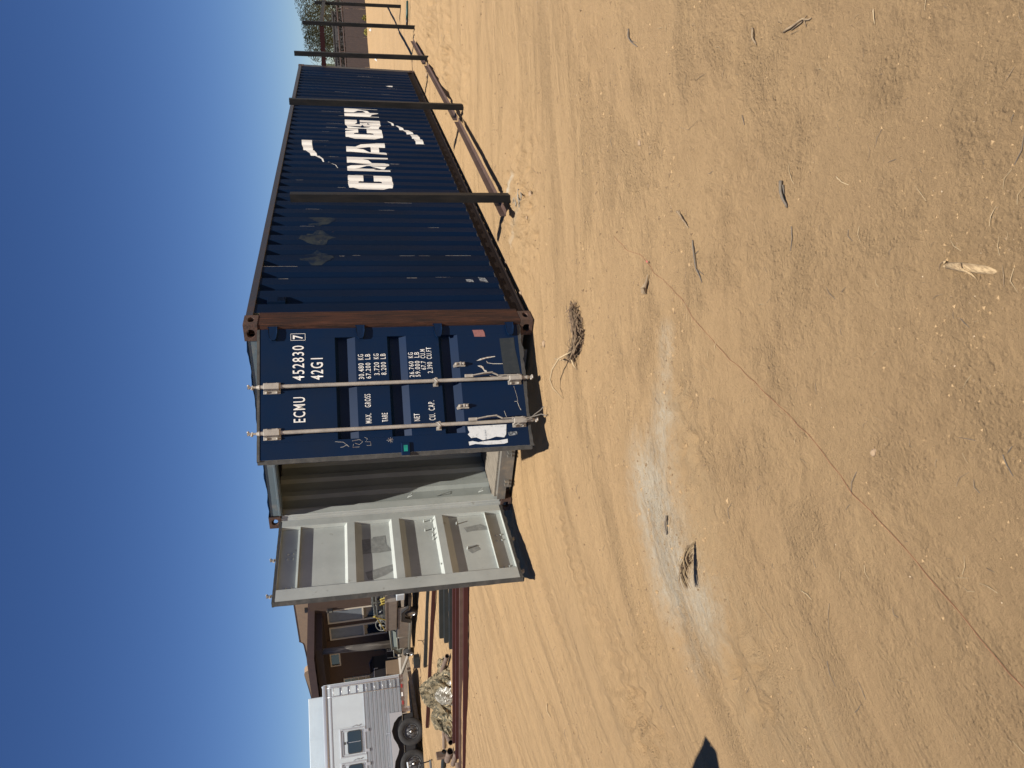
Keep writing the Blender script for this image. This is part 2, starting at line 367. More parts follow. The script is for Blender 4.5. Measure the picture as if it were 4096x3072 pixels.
def casting(parent, x, y, z, sx, sy, sz):
    """corner fitting; x,y,z is the outer corner, s* point inward"""
    a, b_, h_ = .178, .162, .118; m = MB(); t_ = .028
    ring(m, (0,b_,0,h_), (b_*.54,h_*.5,.040,.034), lambda u,v,w: (x+sx*w, y+sy*u, z+sz*v), t_)
    ring(m, (0,a,0,h_), (a*.54,h_*.5,.044,.026), lambda u,v,w: (x+sx*u, y+sy*w, z+sz*v), t_)
    ring(m, (0,a,0,b_), (a*.52,b_*.5,.062,.032), lambda u,v,w: (x+sx*u, y+sy*v, z+sz*w), t_)
    m.add([(x+sx*a,y,z),(x+sx*a,y+sy*b_,z),(x+sx*a,y+sy*b_,z+sz*h_),(x+sx*a,y,z+sz*h_)], [(0,1,2,3)])
    m.add([(x,y+sy*b_,z),(x+sx*a,y+sy*b_,z),(x+sx*a,y+sy*b_,z+sz*h_),(x,y+sy*b_,z+sz*h_)], [(0,1,2,3)] if not (x < 1 and y > 1 and z > 1) else [])
    m.add([(x,y,z+sz*h_),(x+sx*a,y,z+sz*h_),(x+sx*a,y+sy*b_,z+sz*h_),(x,y+sy*b_,z+sz*h_)], [(0,1,2,3)])
    return m.build('corner_casting', CAST, parent)
for x, sx in ((0,1),(L,-1)):
    for y, sy in ((0,1),(Wd,-1)):
        for z, sz in ((0,1),(H,-1)): casting(CON, x, y, z, sx, sy, sz)
# corner posts
m = MB(); m.box(.006,.235,.004,.052,.118,H-.118); m.box(.006,.05,.052,.085,.118,H-.118); m.box(.07,.17,.0525,.13,.118,H-.118); p = m.build('corner_post', RUST, CON, bevel=.006)
p['label'] = 'rust stripped corner post beside the blue door'
m = MB(); m.box(.006,.235,Wd-.052,Wd-.004,.118,H-.118); m.box(.02,.15,Wd-.115,Wd-.0525,.118,H-.118); m.box(.022,.034,Wd-.150,Wd-.1155,.13,H-.13)
p = m.build('corner_post', INNER, CON, bevel=.004)
for y0 in (.004, Wd-.12): MB().box(L-.2,L-.004,y0,y0+.116,.118,H-.118).build('corner_post', RAILT, CON)
# rails
for y0, yw, s_ in ((0,.052,-1),(Wd,.052,1)):
    ys = sorted((y0, y0 - s_*yw)); m = MB(); m.box(.178,L-.178, ys[0], ys[1], 2.520, 2.583)
    m.build('top_rail', RAILT, CON, bevel=.004)
    m = MB(); yi = y0 - s_*.034
    m.box(.178,L-.178, *sorted((yi, yi - s_*.006)), .045, .172)
    m.box(.178,L-.178, *sorted((yi+s_*.0005, y0 - s_*.001)), .040, .0465)
    m.box(.178,L-.178, *sorted((yi+s_*.0005, y0 - s_*.020)), .1665, .172)
    m.build('bottom_rail', [RAILD], CON)
m = MB(); m.box(.17, L-.17, .053, Wd-.053, 2.571, 2.579); m.build('roof_panel', INWALL, CON)
# corrugated sides
X0, X1, PIT = .235, L-.205, .277
def prof_pts():
    """x, depth break points; outer flat ends at .40 + k*pitch"""
    P = [(X0, .008)]; x = .40
    while x < X1 - .25:
        P += [(x, .008), (x+.034, .044), (x+.104, .044), (x+.138, .008)]; x += PIT
    P.append((X1, .008)); return P
PROF = prof_pts()
def side_panel(yo, s_, m_out, m_in):
    m = MB(); zs = [.172, .55, .95, 1.35, 1.75, 2.15, 2.520]
    for skin, mi in ((0,0),(.004,1)):
        vs = []
        for z in zs:
            for k, (x, d) in enumerate(PROF):
                j = 0 if z in (zs[0], zs[-1]) else (math.sin(k*1.7+z*3.1)*.0016 + math.sin(k*.37+z*5)*.0016)
                vs.append((x + j*.8, yo + s_*(d + skin + j), z))
        n = len(PROF); fs = [(r*n+k, r*n+k+1, (r+1)*n+k+1, (r+1)*n+k) for r in range(len(zs)-1) for k in range(n-1)]
        m.add(vs, fs, mi)
    return m.build('side_panel', [m_out, m_in], CON)
side_panel(0, 1, NAVYS, INWALL); side_panel(Wd, -1, NAVYS, INWALL)
# ledge where the corrugation meets the bottom rail
m = MB(); n = len(PROF)
m.add([(x, .0345, .1725) for x, d in PROF] + [(x, min(d+.002,.0345) , .176) for x, d in PROF], [(k,k+1,n+k+1,n+k) for k in range(n-1)])
m.build('weld_ledge', SILLM, CON)
# far end wall (corrugated) and cross members
m = MB(); vs = []; y = .12; pr = []
while y < Wd-.25: pr += [(y,0),(y+.10,0),(y+.135,.04),(y+.215,.04)]; y += .25
pr.append((Wd-.12, 0)); n = len(pr)
for sk, mi in ((0,0),(.004,1)):
    m.add([(L-.02-d-sk, yy, z) for z in (.16, 2.5) for yy, d in pr], [(k,k+1,n+k+1,n+k) for k in range(n-1)], mi)
m.build('end_wall', [NAVYS, INWALL], CON)
MB().box(L-.11,L-.004,.162,Wd-.162,2.47,2.585).build('end_header', RAILT, CON)
MB().box(L-.11,L-.004,.162,Wd-.162,.01,.16).build('end_sill', RAILD, CON)
cm = MB().box(-.03,.03,.045,Wd-.045,.05,.150).build('cross_member', RAILD, CON, tf=(.5,0,0))
for k in range(1, 22):
    c_ = cm.copy(); COL.objects.link(c_); c_.location = (.5+k*.53, 0, 0)
for k in range(9):
    w_ = (Wd-.11)/9; MB().box(.115, L-.12, .055+k*w_+.002, .055+(k+1)*w_-.002, .1525, .176).build('floor_board', WOODF, CON)
# front header with its peeling paint and keepers
m = MB(); m.box(.012,.13,.162,Wd-.162,2.452,2.5685); m.box(.0,.0115,.17,Wd-.17,2.462,2.485); m.build('door_header', HEAD, CON, bevel=.004)
m = MB(); pts = []
for k in range(41):
    y = .162 + (Wd-.324)*k/40; pts.append((y, 2.578 + .006*math.sin(k*.9) + random.uniform(-.004,.004)))
poly = [(pts[0][0],2.570)] + pts + [(pts[-1][0],2.570)]
m.prism(poly, lambda u,v,w: (w,u,v), .004, .17); m.build('roof_lip', NAVY, CON)
for y in (1.03, 1.50):
    m = MB(); m.box(-.028,.0115,y-.035,y-.018,2.455,2.52); m.box(-.028,.0115,y+.018,y+.035,2.455,2.52); m.box(-.022,-.012,y-.035,y+.035,2.521,2.532)
    m.build('cam_keeper', CAST, CON, bevel=.003)
# sill
m = MB()
prof = [(.162,.150),(Wd-.162,.150),(Wd-.162,.075),(Wd-.335,.075),(Wd-.335,.020),(.335,.020),(.335,.075),(.162,.075)]
m.prism(prof, lambda u,v,w: (w,u,v), .012, .022); m.box(.012,.11,.162,Wd-.162,.150,.158); m.box(.012,.016,.162,Wd-.162,.1585,.166); m.build('door_sill', SILLM, CON)
for y in (.62, 1.03, 1.62, 2.02):
    m = MB(); m.box(-.03,.0115,y-.03,y-.016,.055,.105); m.box(-.03,.0115,y+.016,y+.03,.055,.105); m.box(-.036,-.0305,y-.03,y+.03,.060,.072)
    m.build('cam_keeper', SILLM, CON, bevel=.003)
# lashing rings on the left inner wall
for x, z in ((.20,1.12),(.20,.32)):
    MB().tube([(x,Wd-.117,z+.02),(x-.012,Wd-.15,z-.03),(x+.03,Wd-.15,z-.035),(x,Wd-.117,z+.02)], .0035, 6).build('lashing_ring', INNER, CON)
# vent on the long side
m = MB(); m.box(.432,.53,-.004,.03,2.26,2.42); 
for k in range(6): m.box(.445,.517,-.008,-.0045,2.275+k*.011,2.280+k*.011)
m.build('air_vent', NAVYS, CON, bevel=.006)

# painted logo, laid on the corrugations
def depth_at(x):
    for (xa, da), (xb, db) in zip(PROF[:-1], PROF[1:]):
        if xa <= x <= xb: return da + (db-da)*(x-xa)/(xb-xa) if xb > xa else da
    return .008
BR = sorted({x for x, _ in PROF})
def clip(poly, x, keep_right):
    out = []; n = len(poly)
    for k in range(n):
        a, b_ = poly[k], poly[(k+1) % n]; ia = (a[0] >= x) == keep_right or a[0] == x; ib = (b_[0] >= x) == keep_right or b_[0] == x
        if ia: out.append(a)
        if ia != ib:
            t_ = (x-a[0])/(b_[0]-a[0]); out.append((x, a[1]+t_*(b_[1]-a[1])))
    return out
def side_print(name, polys, m_, off=.0025, label=None):
    m = MB()
    for poly in polys:
        for tri in tessellate_polygon([[Vector((u,v,0)) for u,v in poly]]):
            T = [poly[i] for i in tri]; xa = min(p[0] for p in T); xb = max(p[0] for p in T)
            cuts = [xa] + [x for x in BR if xa < x < xb] + [xb]
            for a, b_ in zip(cuts[:-1], cuts[1:]):
                P = clip(clip(T, a, True), b_, False)
                if len(P) < 3: continue
                e = 1e-5
                m.add([(u, depth_at(min(max(u, a+e), b_-e)) - off, v) for u, v in P], [tuple(range(len(P)))])
    o = m.build(name, m_, CON)
    if label: o['label'] = label
    return o
def arcp(cx, cz, rx, rz, a0, a1, n=8): return [(cx+rx*math.cos(math.radians(a0+(a1-a0)*k/n)), cz+rz*math.sin(math.radians(a0+(a1-a0)*k/n))) for k in range(n+1)]
zt, zb = 1.638, 1.042
def logo_C(a, b_):
    w = b_-a; st = w*.45
    return [(b_, zt-.01), (b_, 1.43), (b_-w*.33, 1.43)] + arcp(b_-w*.42, 1.46, w*.10, .03, -60, -180, 4)[:0] + \
           [(b_-w*.42, 1.47), (b_-w*.46, 1.50), (a+st, 1.50), (a+st, 1.19), (b_-w*.46, 1.19), (b_-w*.42, 1.23), (b_-w*.33, 1.29), (b_, 1.29), (b_, zb+.03), (b_-w*.06, zb), (a+w*.35, zb), (a+w*.12, zb+.05), (a, zb+.14), (a, zt-.14), (a+w*.12, zt-.05), (a+w*.35, zt), (b_-w*.05, zt)]
def logo_G(a, b_):
    w = b_-a
    return [(b_, zt-.02), (b_, 1.435), (b_-w*.30, 1.435), (b_-w*.34, 1.48), (a+w*.45, 1.49), (a+w*.45, 1.19), (b_-w*.36, 1.19), (b_-w*.30, 1.26), (b_-w*.45, 1.26), (b_-w*.45, 1.385), (b_, 1.385), (b_, zb+.02), (b_-w*.05, zb), (a+w*.35, zb), (a+w*.12, zb+.05), (a, zb+.14), (a, zt-.14), (a+w*.12, zt-.05), (a+w*.35, zt), (b_-w*.05, zt)]
def logo_M(a, b_):
    w = b_-a; c_ = a+w*.47
    return [[(a,zb),(a+w*.10,zb),(a+w*.10,1.25),(a+w*.12,1.27),(c_-.03,zb),(c_+w*.06,zb),(b_-w*.13,1.42),(b_-w*.11,zb),(b_,zb),(b_,zt),(b_-w*.40,zt),(c_,1.30),(a+w*.36,zt),(a,zt)]]
def logo_A(a, b_):
    w = b_-a
    return [[(a,zb),(a+w*.10,zb),(a+w*.18,1.145),(a+w*.62,1.145),(a+w*.68,zb),(b_,zb),(a+w*.74,zt),(a+w*.20,zt)][:8]]
A0, A1 = 5.27, 5.90; wA = A1-A0
polysA = [[(A0,zb),(A0+wA*.16,zb),(A0+wA*.22,1.145),(A0+wA*.22,zt),(A0+wA*.20,zt)], [(A0+wA*.22,1.145),(A0+wA*.66,1.145),(A0+wA*.64,1.27),(A0+wA*.22,1.27)],
          [(A0+wA*.22,1.27),(A0+wA*.34,1.27),(A0+wA*.46,1.48),(A0+wA*.55,zt),(A0+wA*.22,zt)], [(A0+wA*.64,1.27),(A0+wA*.66,1.145),(A0+wA*.69,zb),(A1,zb),(A1-wA*.02,1.16),(A0+wA*.72,zt),(A0+wA*.55,zt),(A0+wA*.46,1.48)]]
for ps in ([logo_C(3.66,4.24)], logo_M(4.44,5.11), polysA, [logo_C(6.12,6.74)], [logo_G(6.79,7.345)], logo_M(7.57,8.21)): side_print('logo_letter', ps, WHITES)
side_print('logo_swoosh', [[(5.945,2.307),(5.945,2.150),(5.80,2.150),(5.55,2.135),(5.409,2.118),(5.137,2.04),(4.90,1.945),(4.72,1.83),(4.628,1.741),(4.82,1.90),(5.0,2.02),(5.125,2.10),(5.30,2.20),(5.45,2.26),(5.68,2.295)]], WHITES)
side_print('logo_swoosh', [[(7.36,.936),(7.25,.845),(7.052,.755),(6.786,.600),(6.522,.478),(6.243,.415),(5.929,.400),(5.929,.525),(6.10,.535),(6.30,.562),(6.50,.59),(6.765,.692),(7.05,.79)]], WHITES)
def blotch(cx, cz, w, h_, seed):
    r = random.Random(seed); P = []
    for k in range(22):
        a = 2*math.pi*k/22; ex = abs(math.cos(a))**1.5; q = .75+.3*r.random() + .25*abs(math.sin(a))**6
        q = .8+.2*r.random(); P.append((cx + w*math.cos(a)*q*.5, cz + h_*math.sin(a)*q*.5))
    return P
for cx, cz, w, h_, sd_ in ((1.48,2.0,.34,.40,1),(2.03,2.01,.36,.42,2),(2.56,2.0,.28,.40,3)):
    side_print('scuffed_patch', [blotch(cx,cz,w,h_,sd_)], PATCH, .0012, 'bare rubbed patch where a placard came off')
side_print('tape_residue', [[(.835,.43),(.925,.44),(.92,.51),(.84,.50)]], TAPE, .0012); side_print('tape_residue', [[(.82,.28),(.93,.30),(.95,.37),(.85,.36)]], TAPE, .0012)
side_print('tape_residue', [[(10.25,.62),(10.36,.62),(10.36,.69),(10.30,.76),(10.25,.69)]], WHITE, .0012)
# scratches worn through on the ribs
rr = random.Random(5); sc_ = []
for k in range(70):
    kx = rr.randrange(0, 40); x = .40 + PIT*kx - rr.uniform(.0,.02); z = rr.uniform(.35,2.3); l_ = rr.uniform(.04,.35)
    sc_.append([(x, z), (x+rr.uniform(.002,.005), z), (x+rr.uniform(.001,.006), z+l_), (x, z+l_)])
s_o = side_print('paint_chips', sc_, SCR, .0009); s_o['kind'] = 'stuff'

# ------------------------------------------------------------------ doors
def make_door(name, H0, X, label, s0, s1, inner_first=False):
    """X: direction away from the hinge; local Y is the outer side for the right-hand door"""
    Xv = Vector((X[0], X[1], 0)).normalized(); Yv = Vector((0,0,1)).cross(Xv)
    m = MB(); yo = 1 if not inner_first else -1      # sign of the outer side
    zs = [(2.455,0),(1.825,0),(1.798,-.046),(1.722,-.046),(1.650,0),(1.368,0),(1.341,-.046),(1.262,-.046),(1.200,0),(.905,0),(.878,-.046),(.803,-.046),(.730,0),(.158,0)]
    a, b_ = s0+.10, s1-.145
    for sk, mi in ((0,0),(-.004,1)):
        n = len(zs); m.add([(s, yo*(y+sk), z) for s in (a, b_) for z, y in zs], [(k,k+1,n+k+1,n+k) for k in range(n-1)], mi)
    for z0, z1, z2, z3 in ((1.825,1.798,1.722,1.650),(1.368,1.341,1.262,1.200),(.905,.878,.803,.730)):   # closed rib ends
        for s in (a+.0005, b_-.0005): m.add([(s,0,z0),(s,-yo*.046,z1),(s,-yo*.046,z2),(s,0,z3)], [(0,1,2,3)], 0)
    door = m.build(name, [NAVY, INNER], CON)
    door.matrix_local = Matrix.Translation(Vector(H0)) @ Matrix((tuple(Xv), tuple(Yv), (0,0,1))).transposed().to_4x4()
    door['label'] = label
    for sa, sb in ((s0, a), (b_, s1)):
        m = MB(); m.box(sa, sb, *sorted((0, -yo*.004)), .158, 2.455, 0); m.box(sa, sb, *sorted((-yo*.0041, -yo*.050)), .158, 2.455, 1)
        m.build('stile', [NAVY, INNER], door, bevel=.002)
    for z, q_ in ((2.449,.05),(.1585,.05),(2.262,.040),(.336,.040)): MB().box(a+.0005, b_-.0005, *sorted((-yo*.0041, -yo*q_)), z, z+.005, 0).build('rail_flange', INNER, door)
    # gaskets
    r = random.Random(3); m = MB(); n = 30
    for z0, dz in ((2.456, .022), (.157, -.032)):
        vs = []
        for k in range(n+1):
            s = s0+.01 + (s1-s0)*k/n; j = r.uniform(-.010,.010) if dz < 0 else r.uniform(-.001,.001)
            vs += [(s, yo*.004, z0), (s, yo*.004, z0+dz+j), (s, -yo*.052, z0+dz+j), (s, -yo*.052, z0)]
        m.add(vs, [(4*k+i_, 4*k+4+i_, 4*k+4+(i_+1)%4, 4*k+(i_+1)%4) for k in range(n) for i_ in range(4)])
    vs = []
    for k in range(n+1):
        z = .135 + 2.34*k/n; j = r.uniform(-.002,.002)
        vs += [(s1+.0005, -yo*.010, z), (s1+.034+j, -yo*.024, z), (s1+.032+j, -yo*.040, z), (s1+.0005, -yo*.052, z)]
    m.add(vs, [(4*k+i_, 4*k+4+i_, 4*k+4+(i_+1)%4, 4*k+(i_+1)%4) for k in range(n) for i_ in range(4)])
    m.build('gasket', RUBBER, door)
    return door, yo
RX = (-.784,.621); RD, yo = make_door('door', (-.05,.10,0), RX, 'closed side navy blue door leaf with white lettering and two lock rods', -.085, 1.09)
LD, lyo = make_door('door', (-.060,2.335,0), (-.9985,-.055), 'open door leaf showing its grey inside with ribs', 0.0, 1.10, True)
# hinges
for z in (2.345, 1.600, .905, .232):
    m = MB(); prof = [(-.118,z-.034),(-.118,z+.034),(-.04,z+.036),(.02,z+.028),(.040,z+.012),(.040,z-.014),(.02,z-.028),(-.04,z-.036)]
    m.prism(prof, lambda u,v,w: (u, .016+w-.10*max(0,-u-.03), v), 0, .016); m.tube([(-.095,.012,z-.045),(-.095,.012,z+.045)], .013, 10)
    m.build('hinge', NAVY, RD, bevel=.003)
for z in (2.30, 1.62, .90, .25): MB().box(-.02,.09,-.022,-.005,z-.035,z+.035).build('hinge', NAVY, LD, bevel=.003)
# lock rods
def lock_rod(door, yo, s, full=True, top=2.545, bottom=.075):
    y = yo*.050
    m = MB(); m.tube([(s,y,.13),(s,y,2.45)], .0165, 14)
    for z, d in ((2.45,1),(.13,-1)):
        m.tube([(s,y,z),(s,y,z+d*.028)], [.021,.012], 12)
        zz = z+d*.03; e = top if d > 0 else bottom; k = (e-zz)
        m.tube([(s,y,zz),(s,y,zz+k*.55)], .010, 8); m.tube([(s-.012,y,zz+k*.35),(s+.022,y,zz+k*.5)], .011, 8); m.tube([(s+.012,y,zz+k*.8),(s-.022,y,zz+k*.95)], .010, 8); m.tube([(s,y,zz+k*.5),(s,y,e)], [.009,.016], 8)
    m.build('lock_rod', GALV, door, smooth=False)
    for z0, z1 in ((2.285,2.425),(.175,.300)):
        m = MB(); m.box(s-.050,s+.050,*sorted((yo*.001,yo*.008)),z0,z1); m.box(s-.026,s+.026,*sorted((yo*.0082,yo*.078)),z0+.006,z1-.006)
        for ds in (-.039,.039):
            for zz in (z0+.028, z1-.028): m.lathe([(.0,.0155),(.008,.0145),(.011,.008),(.011,.0)], (s+ds,yo*.0085,zz), (0,yo,0), 8)
        m.build('rod_bracket', GALV, door, bevel=.004)
    if full:
        m = MB(); m.box(s-.036,s+.040,*sorted((yo*.001,yo*.007)),.940,.985); m.tube([(s-.018,yo*.010,.9625),(s-.012,yo*.066,.9625),(s+.012,yo*.066,.9625),(s+.018,yo*.010,.9625)], .016, 6); m.build('rod_guide', GALV, door)
        m = MB(); m.box(s-.034,s-.014,*sorted((yo*.050,yo*.082)),.640,.700); m.box(s-.038,s-.010,*sorted((yo*.074,yo*.088)),.630,.705)
        m.beam((s-.026,yo*.080,.64),(s-.040,yo*.086,.54),.010,.030,(0,1,0)); m.beam((s-.040,yo*.086,.545),(s-.046,yo*.086,.45),.010,.034,(0,1,0)); m.beam((s-.046,yo*.086,.455),(s-.020,yo*.080,.40),.009,.020,(0,1,0)); m.beam((s-.020,yo*.080,.41),(s-.018,yo*.084,.20),.008,.012,(0,1,0))
        m.build('rod_handle', GALV, door, bevel=.002)
lock_rod(RD, 1, .470); lock_rod(RD, 1, .873)
for s in (.46, .93): lock_rod(LD, -1, s, False)
for s, z in ((.308,.728),(.705,.728)):
    m = MB(); m.prism([(s-.020,z-.045),(s+.020,z-.045),(s+.022,z+.02),(s+.028,z+.056),(s+.012,z+.062),(s-.018,z+.045)], lambda u,v,w: (u,w,v), .002, .012)
    m.box(s-.016,s+.012,.0122,.034,z-.012,z+.004)
    for zz in (z-.030, z+.034): m.lathe([(.0,.024),(.010,.022),(.013,.014),(.013,.0)], (s,.0122,zz), (0,1,0), 10)
    m.build('handle_retainer', GALV, RD, bevel=.002)
m = MB(); m.box(1.005,1.118,.002,.016,1.222,1.300); m.build('lock_plate', NAVY, RD, bevel=.012)
MB().box(1.03,1.085,.0162,.017,1.244,1.278).build('sticker', TEAL, RD)
# bolts on the inside of the open door
for s, z in ((.45,2.375),(.45,2.325),(.52,2.375),(.52,2.325),(.90,2.375),(.90,2.325),(.44,.27),(.52,.27),(.44,.22),(.52,.22),(.90,.27),(.90,.22)):
    MB().lathe([(.0,.010),(.009,.008),(.013,0)], (s,.0045,z), (0,1,0), 8).build('bolt', INNER, LD)
for s, z in ((.22,.66),(.60,.60),(.36,.93),(.42,.93),(.80,.90),(.14,1.00),(.14,.92),(.28,1.00),(.28,.92)):
    MB().lathe([(.0,.036),(.007,.034),(.008,0)], (s,.0045,z), (0,1,0), 8).build('bolt', INNER, LD)
# smears on the inside, flat pieces lying on the sheet
def sheet(parent, poly, m_, yoff, name='smear', flip=1):
    m = MB(); tri = tessellate_polygon([[Vector((u,v,0)) for u,v in poly]]); m.add([(u, yoff, v) for u, v in poly], [tuple(t_) for t_ in tri]); return m.build(name, m_, parent)
LH = np.array([-.060,2.335,0]); LX = np.array([-.9985,-.055,0]); LX /= np.linalg.norm(LX); LN = np.array([-LX[1],LX[0],0])
def ldoor(zx, zy):
    P = on_plane(1000+zx*.5425, 1800+zy*.5425, LH, LN) - LH; return (float(P@LX), float(P[2]))
for P in ([(820,665),(905,655),(905,645),(995,632),(1005,700),(1045,745),(960,760),(890,765),(815,775),(805,725),(825,700)], [(850,905),(1000,860),(1070,840),(1075,880),(1000,925),(920,955),(870,958)],
          [(1575,575),(1700,548),(1760,575),(1760,590),(1640,600),(1600,610)], [(1605,715),(1670,700),(1700,735),(1640,765),(1610,745)]):
    sheet(LD, [ldoor(*p) for p in P], SMUDGE, .0058)
RH = np.array([-.05,.10,0]); RXn = np.array([*RX,0]); RXn /= np.linalg.norm(RXn); RN = np.array([-RXn[1],RXn[0],0])
def rdoor(zx, zy):
    P = on_plane(950+zx*.5877, 1200+zy*.5877, RH, RN) - RH; return (float(P@RXn), float(P[2]))
sheet(RD, [rdoor(*p) for p in [(1597,205),(1670,203),(1680,220),(1686,250),(1612,250),(1605,225)]], PINK, .0025, 'sticker')
sheet(RD, [rdoor(*p) for p in [(1565,862),(1830,846),(1828,915),(1815,935),(1760,930),(1715,945),(1670,955),(1625,935),(1590,940),(1567,915),(1580,900),(1570,885)]], PAPER, .0025, 'paper_label')
sheet(RD, [rdoor(*p) for p in [(1573,965),(1600,960),(1640,968),(1700,958),(1780,955),(1838,945),(1840,970),(1815,978),(1700,985),(1620,980),(1578,990)]], PAPER, .0025, 'paper_label')
sheet(RD, [rdoor(*p) for p in [(1782,262),(1880,255),(1890,340),(1905,400),(1925,500),(1912,522),(1818,525),(1800,400)]], mat('slate_touch_up', (.014,.022,.028), .6, 0, (.03,.036,.04), 12, (.5,.75)), .0012, 'touch_up_patch')
sheet(RD, [rdoor(*p) for p in [(1838,900),(1900,893),(1905,915),(1850,925)]], TAPE, .0025, 'tape_residue')
def strip(parent, pts, w, m_, yoff, name='scratch'):
    m = MB(); v = []
    for k, (u, z) in enumerate(pts):
        a = pts[max(k-1,0)]; b_ = pts[min(k+1,len(pts)-1)]; d = math.hypot(b_[0]-a[0], b_[1]-a[1]) or 1; nx_, nz_ = -(b_[1]-a[1])/d, (b_[0]-a[0])/d
        v += [(u+nx_*w/2, yoff, z+nz_*w/2), (u-nx_*w/2, yoff, z-nz_*w/2)]
    m.add(v, [(2*k,2*k+1,2*k+3,2*k+2) for k in range(len(pts)-1)]); return m.build(name, m_, parent)
for w, P in ((.005,[(1695,415),(1700,428),(1740,434),(1805,434)]), (.003,[(1885,690),(1905,690)]), (.004,[(1905,695),(1918,730),(1930,750)]), (.002,[(1880,585),(1900,650),(1908,690)]), (.003,[(1815,755),(1832,800)]),
             (.0022,[(665,965),(720,968),(760,1000),(745,985),(720,1000),(700,1003)]), (.002,[(780,960),(830,950),(852,965),(830,985),(800,975)]), (.002,[(790,980),(785,1003),(830,1000)]), (.002,[(865,935),(885,945),(870,965),(905,965),(908,990),(880,990)]),
             (.002,[(1015,955),(1060,952)]), (.002,[(1040,935),(1042,973)]), (.002,[(1025,940),(1055,968)]), (.002,[(1056,940),(1025,966)])):
    strip(RD, [rdoor(*p) for p in P], w, SCR, .0018)
for P in ([(1625,415),(1650,400),(1700,388),(1750,382),(1755,386),(1690,398),(1655,410)], [(1632,448),(1655,445),(1672,455),(1680,475),(1695,480),(1700,496),(1680,487),(1665,465),(1645,455)], [(1715,512),(1760,520),(1820,505),(1822,512),(1760,530),(1725,524)]):
    sheet(RD, [rdoor(*p) for p in P], SCR, .0016, 'paint_chip')
# lettering
def letters(txt, parent, s_left, s_right, z0, z1, bold=.0, m_=WHITE, y=.0022):
    cu = bpy.data.curves.new('t', 'FONT'); cu.body = txt; cu.size = 1; cu.offset = bold; cu.resolution_u = 3; cu.space_character = 1.22
    ob = bpy.data.objects.new('t', cu); COL.objects.link(ob); dg = bpy.context.evaluated_depsgraph_get(); me_ = bpy.data.meshes.new_from_object(ob.evaluated_get(dg))
    bpy.data.objects.remove(ob); bpy.data.curves.remove(cu)
    n = len(me_.vertices); co = np.empty(n*3); me_.vertices.foreach_get('co', co); co = co.reshape(-1,3)
    u = (co[:,0]-co[:,0].min())/(np.ptp(co[:,0]) or 1); v = (co[:,1]-co[:,1].min())/(np.ptp(co[:,1]) or 1)
    out = np.stack([s_left + (s_right-s_left)*u, np.full(n, y), z0 + (z1-z0)*v], 1)
    me_.vertices.foreach_set('co', out.reshape(-1)); me_.materials.clear(); me_.materials.append(m_); me_.update()
    return link('lettering', me_, parent)
for a in (('ECMU',.779,.556,2.086,2.184,.006), ('452830',.406,.084,2.088,2.186,.005), ('42G1',.405,.205,1.930,2.034,.008), ('MAX.  GROSS',.816,.553,1.537,1.588,.003), ('TARE',.811,.731,1.398,1.448,.003),
          ('NET',.818,.750,1.122,1.172,.003), ('CU. CAP.',.818,.639,.985,1.040,.003), ('30.480 KG',.414,.182,1.583,1.630,.003), ('67.200 LB',.410,.181,1.524,1.568,.003), ('3.720 KG',.381,.180,1.449,1.495,.003),
          ('8.200 LB',.381,.181,1.389,1.434,.003), ('26.760 KG',.412,.178,1.145,1.188,.003), ('59.000 LB',.410,.176,1.090,1.134,.003), ('67.7 CU.M',.345,.150,1.036,1.079,.003), ('2.390 CU.FT',.380,.133,.978,1.024,.003)):
    tx = a[0]; n_ = len(tx)
    for mm in re.finditer(r'\S+', tx):
        f0, f1 = mm.start()/n_, mm.end()/n_; letters(mm.group(), RD, a[1]+(a[2]-a[1])*f0, a[1]+(a[2]-a[1])*(f1 - (.03 if f1 < 1 else 0)), a[3], a[4], a[5])
letters('7', RD, .022, -.016, 2.095, 2.180, .02)
letters('DAN', RD, 1.035, 1.000, .545, .560, 0, INK, .0034); letters('CURA!', RD, .990, .930, .545, .560, 0, INK, .0034)
bx = [(.034,2.197),(-.028,2.197),(-.028,2.076),(.034,2.076),(.034,2.197)]
m = MB()
for (u0,v0),(u1,v1) in zip(bx[:-1],bx[1:]): m.box(min(u0,u1)-.0015,max(u0,u1)+.0015,.0016,.0021,min(v0,v1)-.0015,max(v0,v1)+.0015)
m.build('lettering', WHITE, RD)
# wire tied to the lower end of the outer lock rod
WIRE = mat('grey_wire', (.20,.18,.15), .7)
Pd = lambda s, y, z: RD.matrix_local @ Vector((s,y,z))
m = MB(); m.tube([Pd(.92,.03,.30),Pd(.90,.07,.25),Pd(.875,.08,.16),Pd(.83,.09,.10),Pd(.80,.10,.05),Pd(.77,.11,.02)], .005, 6); m.tube([Pd(.84,.06,.28),Pd(.86,.08,.17),Pd(.85,.09,.11),Pd(.84,.11,.05),Pd(.86,.12,.01)], .005, 6)
tag(m.build('tie_wire', WIRE), 'grey wire knotted round the foot of the lock rod nearest the opening', 'wire')

